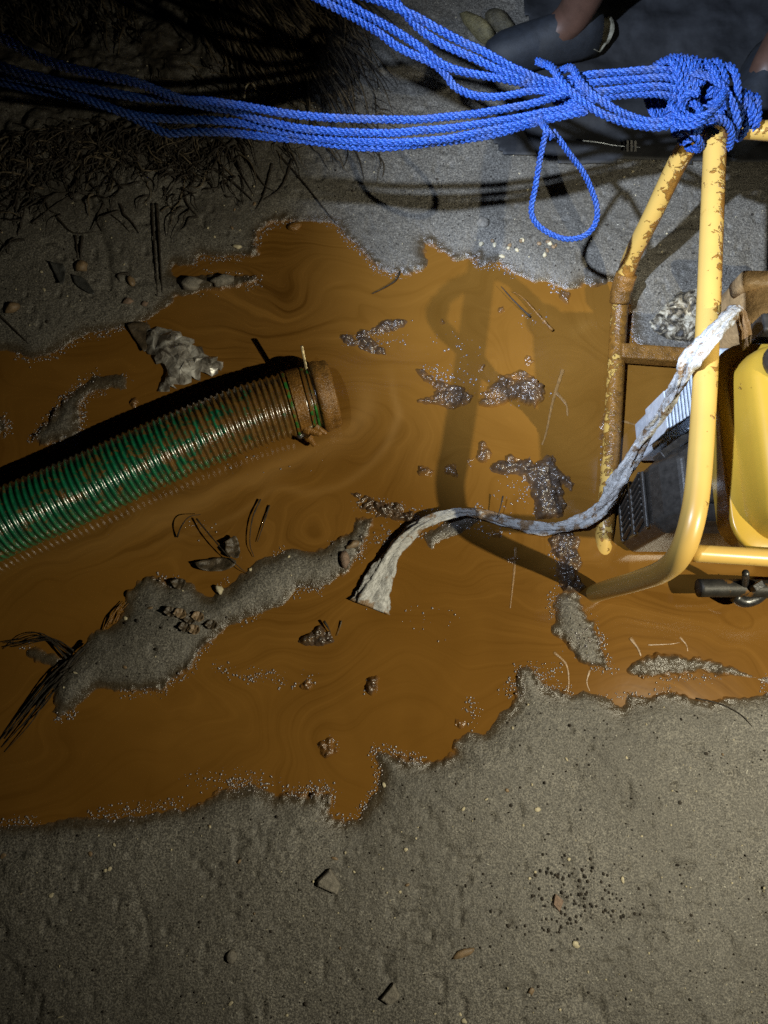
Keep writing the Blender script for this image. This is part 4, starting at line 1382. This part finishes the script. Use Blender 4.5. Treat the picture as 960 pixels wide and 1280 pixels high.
for k, (a, b, w, h) in enumerate(CH):
    where = 'on the broad sand around the flat angular stones' if b > 900 else ('on the sand island' if b > 600 else 'on dark sand near the root mat')
    cl_ = 'pale' if k % 3 else 'tan'
    stone('husk_chip', a, b, w * .8, h * .62, .0013, f'tiny {cl_} chip of husk lying {where}', M[cl_], 40 + k, random.uniform(0, 3), False, 'chip', f'{cl_} husk chips {where}', .1)
for k in range(16):
    a, b = 660 + random.gauss(0, 25), 308 + random.gauss(0, 7)
    stone('husk_chip', a, b, random.uniform(4, 9), random.uniform(4, 8), .003, 'tiny chip in the cluster on sand below the cord loop', M['tan'] if k % 2 else M['pale'], 120 + k, random.uniform(0, 3), False, 'chip', 'chips below the cord loop', .1)
# uncountable grit
n = 5200
gxr = rng.uniform(-.95, .98, n); gyr = rng.uniform(-.55, 1.5, n)
dd, _ = shore_sdf(np.stack([gxr, gyr], 1))
ok = dd > .015
gxr, gyr = gxr[ok], gyr[ok]
gr = rng.uniform(.0006, .0019, len(gxr)) * np.where(rng.random(len(gxr)) < .1, 1.6, 1)
V1, F1 = ico(1)
sc = rng.uniform(.6, 1.4, (len(gxr), 1, 3))
V = V1[None] * gr[:, None, None] * sc + np.stack([gxr, gyr, gz(gxr, gyr) + gr * .3], 1)[:, None]
F = (F1[None] + (np.arange(len(gxr)) * len(V1))[:, None, None]).reshape(-1, 3)
half = len(gxr) // 5  # extra dark grains paint the shade of small pits in the sand
for nm, sl, mt, lb in (('sand_grit', slice(0, half), M['pale'], 'pale grit sprinkled over the sand'), ('grit_and_pit_shade', slice(half, None), M['root'], 'dark crumbs sprinkled over the sand, some standing in for shaded pits')):
    idx = np.arange(len(gxr))[sl]
    Fi = (F1[None] + (np.arange(len(idx)) * len(V1))[:, None, None]).reshape(-1, 3)
    Vi = V[idx]
    if nm == 'grit_and_pit_shade':
        # a denser patch near the pinkish chip
        e = []
        for _ in range(150):
            p = onground(720 + random.gauss(0, 45), 1120 + random.gauss(0, 28)); r_ = random.uniform(.0012, .0032)
            e.append(V1 * r_ * np.array([1, 1.2, .7]) + np.array([p.x, p.y, p.z + r_ * .2]))
        Vi = np.concatenate([Vi, np.array(e)])
        Fi = (F1[None] + (np.arange(len(Vi)) * len(V1))[:, None, None]).reshape(-1, 3)
    tag(put(nm, mesh_np(nm, Vi.reshape(-1, 3), Fi, False), mt), lb, 'grit', None, 'stuff')


# ------------------------------------------------------------------ matted roots on the bank
def strands(specs, name, mat, label):
    parts = []
    for (x0, y0), (dx, dy), ln, r, lift, wob in specs:
        K = 7
        pts = []
        cx_, cy_ = x0, y0; an = math.atan2(dy, dx)
        for k in range(K):
            g = onground(cx_, cy_)
            pts.append([g.x, g.y, g.z + lift * math.sin(math.pi * (k + .3) / K) + r * .3])
            an += random.gauss(0, wob)
            cx_ += math.cos(an) * ln / K; cy_ += math.sin(an) * ln / K
        C, _ = catmull(np.array(pts), 13)
        R = r * np.linspace(1, .3, len(C))
        parts.append(tube_np(C, R, 4, False))
    V, F = join_np(parts)
    return tag(put(name, mesh_np(name, V, F), mat), label, 'roots', None, 'stuff')


sp = []; sp2 = []
U = random.uniform
for _ in range(720):      # the fan running down from the top
    t = U(0, 1)
    x0 = 255 + t * 150 + random.gauss(0, 22); y0 = -40 + U(0, 130) * (.5 + t * .5)
    dirx = .35 + .5 * U(.4, 1.2); diry = 1
    (sp if random.random() < .52 else sp2).append(((x0, y0), (dirx, diry), U(40, 130), U(.0014, .0048), U(.004, .020), .11))
for _ in range(620):      # tangle on the left
    x0 = U(-30, 300); y0 = 150 + abs(random.gauss(0, 45)) + max(0, 80 - x0) * .3
    an = random.gauss(1.9, .9)
    (sp if random.random() < .87 else sp2).append(((x0, y0), (math.cos(an), math.sin(an)), U(18, 60), U(.0010, .0032), U(.003, .016), .35))
for _ in range(220):      # upper left corner
    x0 = U(-30, 170); y0 = U(-40, 40)
    (sp if random.random() < .5 else sp2).append(((x0, y0), (.4, 1), U(15, 55), U(.0012, .0040), U(.004, .016), .25))
for _ in range(230):      # above the rope, middle
    x0 = U(180, 470); y0 = U(70, 190)
    (sp if random.random() < .75 else sp2).append(((x0, y0), (.8, 1), U(15, 60), U(.0008, .0022), U(.002, .010), .3))
strands(sp, 'matted_roots', M['root'], 'dark matted roots hanging over the eroded bank')
strands(sp2, 'dry_fibres', M['straw'], 'paler dry fibres mixed among the matted roots')
RT = [[(268, 212), (290, 228), (312, 248), (316, 252)], [(286, 190), (300, 215), (318, 246)], [(298, 180), (312, 205), (330, 232), (344, 240)], [(228, 235), (234, 255), (246, 270)], [(350, 195), (380, 230), (405, 262), (420, 280)], [(190, 255), (192, 285), (195, 330), (197, 368)],
      [(196, 255), (199, 290), (201, 330), (203, 366)], [(130, 255), (122, 275), (128, 290)], [(95, 295), (97, 312), (98, 330)], [(103, 296), (102, 312), (101, 330)], [(70, 270), (92, 292), (120, 290)], [(340, 205), (330, 245), (320, 262)], [(365, 200), (352, 235), (330, 250)], [(442, 185), (450, 205), (455, 225)],
      [(0, 395), (18, 412), (36, 430)], [(160, 342), (148, 345), (150, 352)], [(200, 205), (222, 200), (222, 185), (214, 176)], [(40, 280), (70, 258), (95, 240)], [(0, 255), (35, 235), (80, 222)]]
for k, pts in enumerate(RT):
    twig('root', [(a, b, .004 if 0 < i < len(pts) - 1 else .001) for i, (a, b) in enumerate(pts)], .0024 if k % 3 else .0032, 'thin dark root trailing over sand below the root mat', M['root'], 'root', 'loose roots below the bank')
twig('plastic_thread', [(306, 128, .012), (309, 118, .02), (316, 113, .022), (321, 118, .012)], .0022, 'tiny curl of white thread on the root bank above the rope', M['pale'], 'thread')
stone('bark_piece', 598, 38, 66, 26, .022, 'mossy yellowish piece of bark behind the upper ropes', m_simple('mossy_bark', (.12, .10, .045), .6, 0, 60, .5, .9, .004), 61, -.85, False, 'bark')
stone('bark_piece', 626, 34, 60, 30, .022, 'darker stub of bark beside the mossy piece', m_simple('dark_bark', (.07, .06, .035), .6, 0, 60, .5, .9, .004), 62, -.8, False, 'bark')

# ------------------------------------------------------------------ black sheet on the ground at the upper right
SP = [(1150, 222), (960, 214), (880, 212), (800, 208), (740, 213), (680, 206), (630, 200), (600, 170), (640, 120), (660, 60), (640, 0), (700, -120), (1250, -160)]
poly = pxa(SP)
lo = poly.min(0) - .01; hi = poly.max(0) + .01
ax = np.arange(lo[0], hi[0], .009); ay = np.arange(lo[1], hi[1], .009)
AX, AY = np.meshgrid(ax, ay); Q = np.stack([AX.ravel(), AY.ravel()], 1)
d = -sdf(Q, poly) + .01 * fbm(Q[:, 0], Q[:, 1], .08, 601, 2)
x, y = Q[:, 0], Q[:, 1]
z = np.maximum(gz(x, y), 0) + .004 + .006 * (1 - np.abs(sn(x * .35, y, .05, 603)) * 1.6) * smooth01(d, 0, .05) + .012 * fbm(x, y, .2, 607, 2) * smooth01(d, 0, .1) + .004
f = grid_faces(len(ax), len(ay)); f = f[(d[f] > 0).all(1)]
used = np.unique(f); rm = np.full(len(Q), -1); rm[used] = np.arange(len(used))
sheet = put('black_sheet', mesh_np('black_sheet', np.stack([x, y, z], 1)[used], rm[f]), M['tarp'])
sm = sheet.modifiers.new('wall', 'SOLIDIFY'); sm.thickness = .001
tag(sheet, 'dull black plastic sheet spread over sand behind the knotted rope', 'plastic sheet')
for k in range(3):
    p = px(784 + k * 5, 183, .035)
    Vb, Fb = box_np((0, 0, 0), (.0045, .026, .001), -.1)
    o = put('printed_bar', mesh_py('printed_bar', Vb, Fb, False), M['white'], sheet)
    o.location = (p.x, p.y, float(gz(p.x, p.y)) + .026)
o = twig('sheet_edge_glint', [(725, 184, .02), (745, 188, .024), (765, 190, .02), (795, 194, .024)], .0016, 'painted glint, a thin bright crinkle on the black sheet edge', M['alu'], 'painted glint')  # bright strip added as the glint along the sheet edge
leaf('ribbed_husk', [(718, 76), (730, 60), (745, 48), (756, 46), (760, 58), (752, 72), (738, 82)], 'pale ribbed husk lying on the black sheet', m_simple('pale_grey_husk', (.17, .16, .12), .6, 0, 80, .4, .7, .002), .03, .03, 'husk')


# ------------------------------------------------------------------ person standing behind the rope
def person():
    fl_ = px(705, 55, .05); fr = px(945, 105, .05)
    fl_.z = fr.z = .03
    root = empty('person', ((fl_.x + fr.x) / 2, (fl_.y + fr.y) / 2, 0))
    tag(root, 'person in dark shorts and grey-blue rubber shoes standing behind the rope', 'person')
    pel = Vector(((fl_.x + fr.x) / 2 + .02, max(fl_.y, fr.y) + .16, .88))
    kl = Vector((fl_.x + .06, fl_.y + .04, .47)); kr = Vector((fr.x + .04, fr.y + .06, .47))
    al = Vector((fl_.x, fl_.y + .0, .10)); ar = Vector((fr.x, fr.y, .10))
    ch = pel + Vector((-.02, .06, .42)); nk = ch + Vector((-.01, -.02, .13)); hd = nk + Vector((-.01, -.03, .10)); tp = hd + Vector((0, -.01, .12))
    tl_ = al + Vector((-.13, -.03, -.065)); tr = ar + Vector((-.05, -.13, -.065))
    sl_ = ch + Vector((-.18, 0, .04)); sr = ch + Vector((.18, 0, .04))
    el = sl_ + Vector((-.06, -.06, -.27)); er = sr + Vector((.06, -.06, -.27))
    wl = el + Vector((.06, -.16, -.16)); wr = er + Vector((-.06, -.16, -.16))
    hl = wl + Vector((.02, -.07, -.03)); hr = wr + Vector((-.02, -.07, -.03))
    J = [(pel, .13), (pel + Vector((-.09, 0, -.06)), .095), (kl, .058), (kl.lerp(al, .35), .055), (al, .038), (tl_, .03),
         (pel + Vector((.09, 0, -.06)), .095), (kr, .058), (kr.lerp(ar, .35), .055), (ar, .038), (tr, .03),
         (pel.lerp(ch, .5), .12), (ch, .13), (nk, .055), (hd, .085), (tp, .065), (sl_, .065), (el, .042), (wl, .028), (hl, .03), (sr, .065), (er, .042), (wr, .028), (hr, .03)]
    E = [(0, 1), (1, 2), (2, 3), (3, 4), (4, 5), (0, 6), (6, 7), (7, 8), (8, 9), (9, 10), (0, 11), (11, 12), (12, 13), (13, 14), (14, 15), (12, 16), (16, 17), (17, 18), (18, 19), (12, 20), (20, 21), (21, 22), (22, 23)]
    n = len(J)
    J = list(J)
    for hp, s in ((hl, -1), (hr, 1)):
        bi = 19 if s < 0 else 23
        for q_ in range(5):
            sp_ = (q_ - 1.5) * .018 if q_ < 4 else -.045 * s * -1
            b0 = hp + Vector((sp_, -.02 if q_ < 4 else .01, -.005)); t0 = b0 + Vector((sp_ * .4, -.045 + .004 * abs(q_ - 1.5), -.02)); t1 = t0 + Vector((0, -.018, -.03))
            J += [(b0, .011), (t0, .009), (t1, .008)]
            m_ = len(J)
            E += [(bi, m_ - 3), (m_ - 3, m_ - 2), (m_ - 2, m_ - 1)]
    me = bpy.data.meshes.new('body')
    me.from_pydata([tuple(j[0] - root.location) for j in J], E, [])
    me.polygons.foreach_set('use_smooth', [])
    body = put('body', me, M['skin'])
    body.parent = root
    sk = body.modifiers.new('skin', 'SKIN'); sk.use_smooth_shade = True
    ss = body.modifiers.new('sub', 'SUBSURF'); ss.levels = 1; ss.render_levels = 2
    lay = me.skin_vertices[0].data if me.skin_vertices else None
    if lay is None:
        me.attributes  # noqa
        bpy.context.view_layer.objects.active = body
        bpy.ops.mesh.customdata_skin_add()
        lay = me.skin_vertices[0].data
    for k, j in enumerate(J): lay[k].radius = (j[1], j[1])
    lay[0].use_root = True
    # shorts and shirt follow the body a little proud of it
    def shell(name, path, rad, mat):
        C, _ = catmull(np.array([list(p) + [r] for p, r in zip(path, rad)]), .02)
        V, F = tube_np(C[:, :3], C[:, 3], 22, True)
        return put(name, mesh_py(name, V, F), mat, root)
    shell('shorts', [pel + Vector((0, 0, .1)), pel + Vector((-.07, 0, -.05)), pel.lerp(kl, .55), pel.lerp(kl, .85)], [.16, .145, .105, .10], M['cloth'])
    shell('shorts', [pel + Vector((0, 0, .1)), pel + Vector((.07, 0, -.05)), pel.lerp(kr, .55), pel.lerp(kr, .85)], [.16, .145, .105, .10], M['cloth'])
    shell('shirt', [pel + Vector((0, 0, .02)), pel.lerp(ch, .5), ch, ch + Vector((0, 0, .09))], [.165, .165, .175, .09], M['cloth'])
    V = IV * np.array([.098, .108, .075]); V[:, 2] += .0
    h = put('hair', mesh_np('hair', V, IF), M['hair'], None); h.parent = root; h.location = tp - root.location + Vector((0, .015, .02))
    # shoes
    for a_, t_ in ((al, tl_), (ar, tr)):
        dirv = (t_ - a_); dirv.z = 0; dirv.normalize()
        side = Vector((-dirv.y, dirv.x, 0))
        rings = []
        for s, w, hgt in ((-.075, .018, .03), (-.068, .034, .065), (-.03, .041, .085), (.03, .043, .075), (.09, .049, .056), (.14, .045, .045), (.17, .028, .034), (.178, .010, .02)):
            rg_ = []
            for k in range(14):
                an = 2 * math.pi * k / 14
                zz = max(0.006, .028 + math.sin(an) * (hgt if math.sin(an) > 0 else .03))
                p = Vector((a_.x, a_.y, 0)) + dirv * s + side * math.cos(an) * w
                rg_.append((p.x, p.y, float(max(gz(p.x, p.y), 0)) * 0 + .022 + zz))
            rings.append(rg_)
        V, F = loft(rings)
        put('shoe', mesh_py('shoe', V, F), M['shoe'], root)


person()
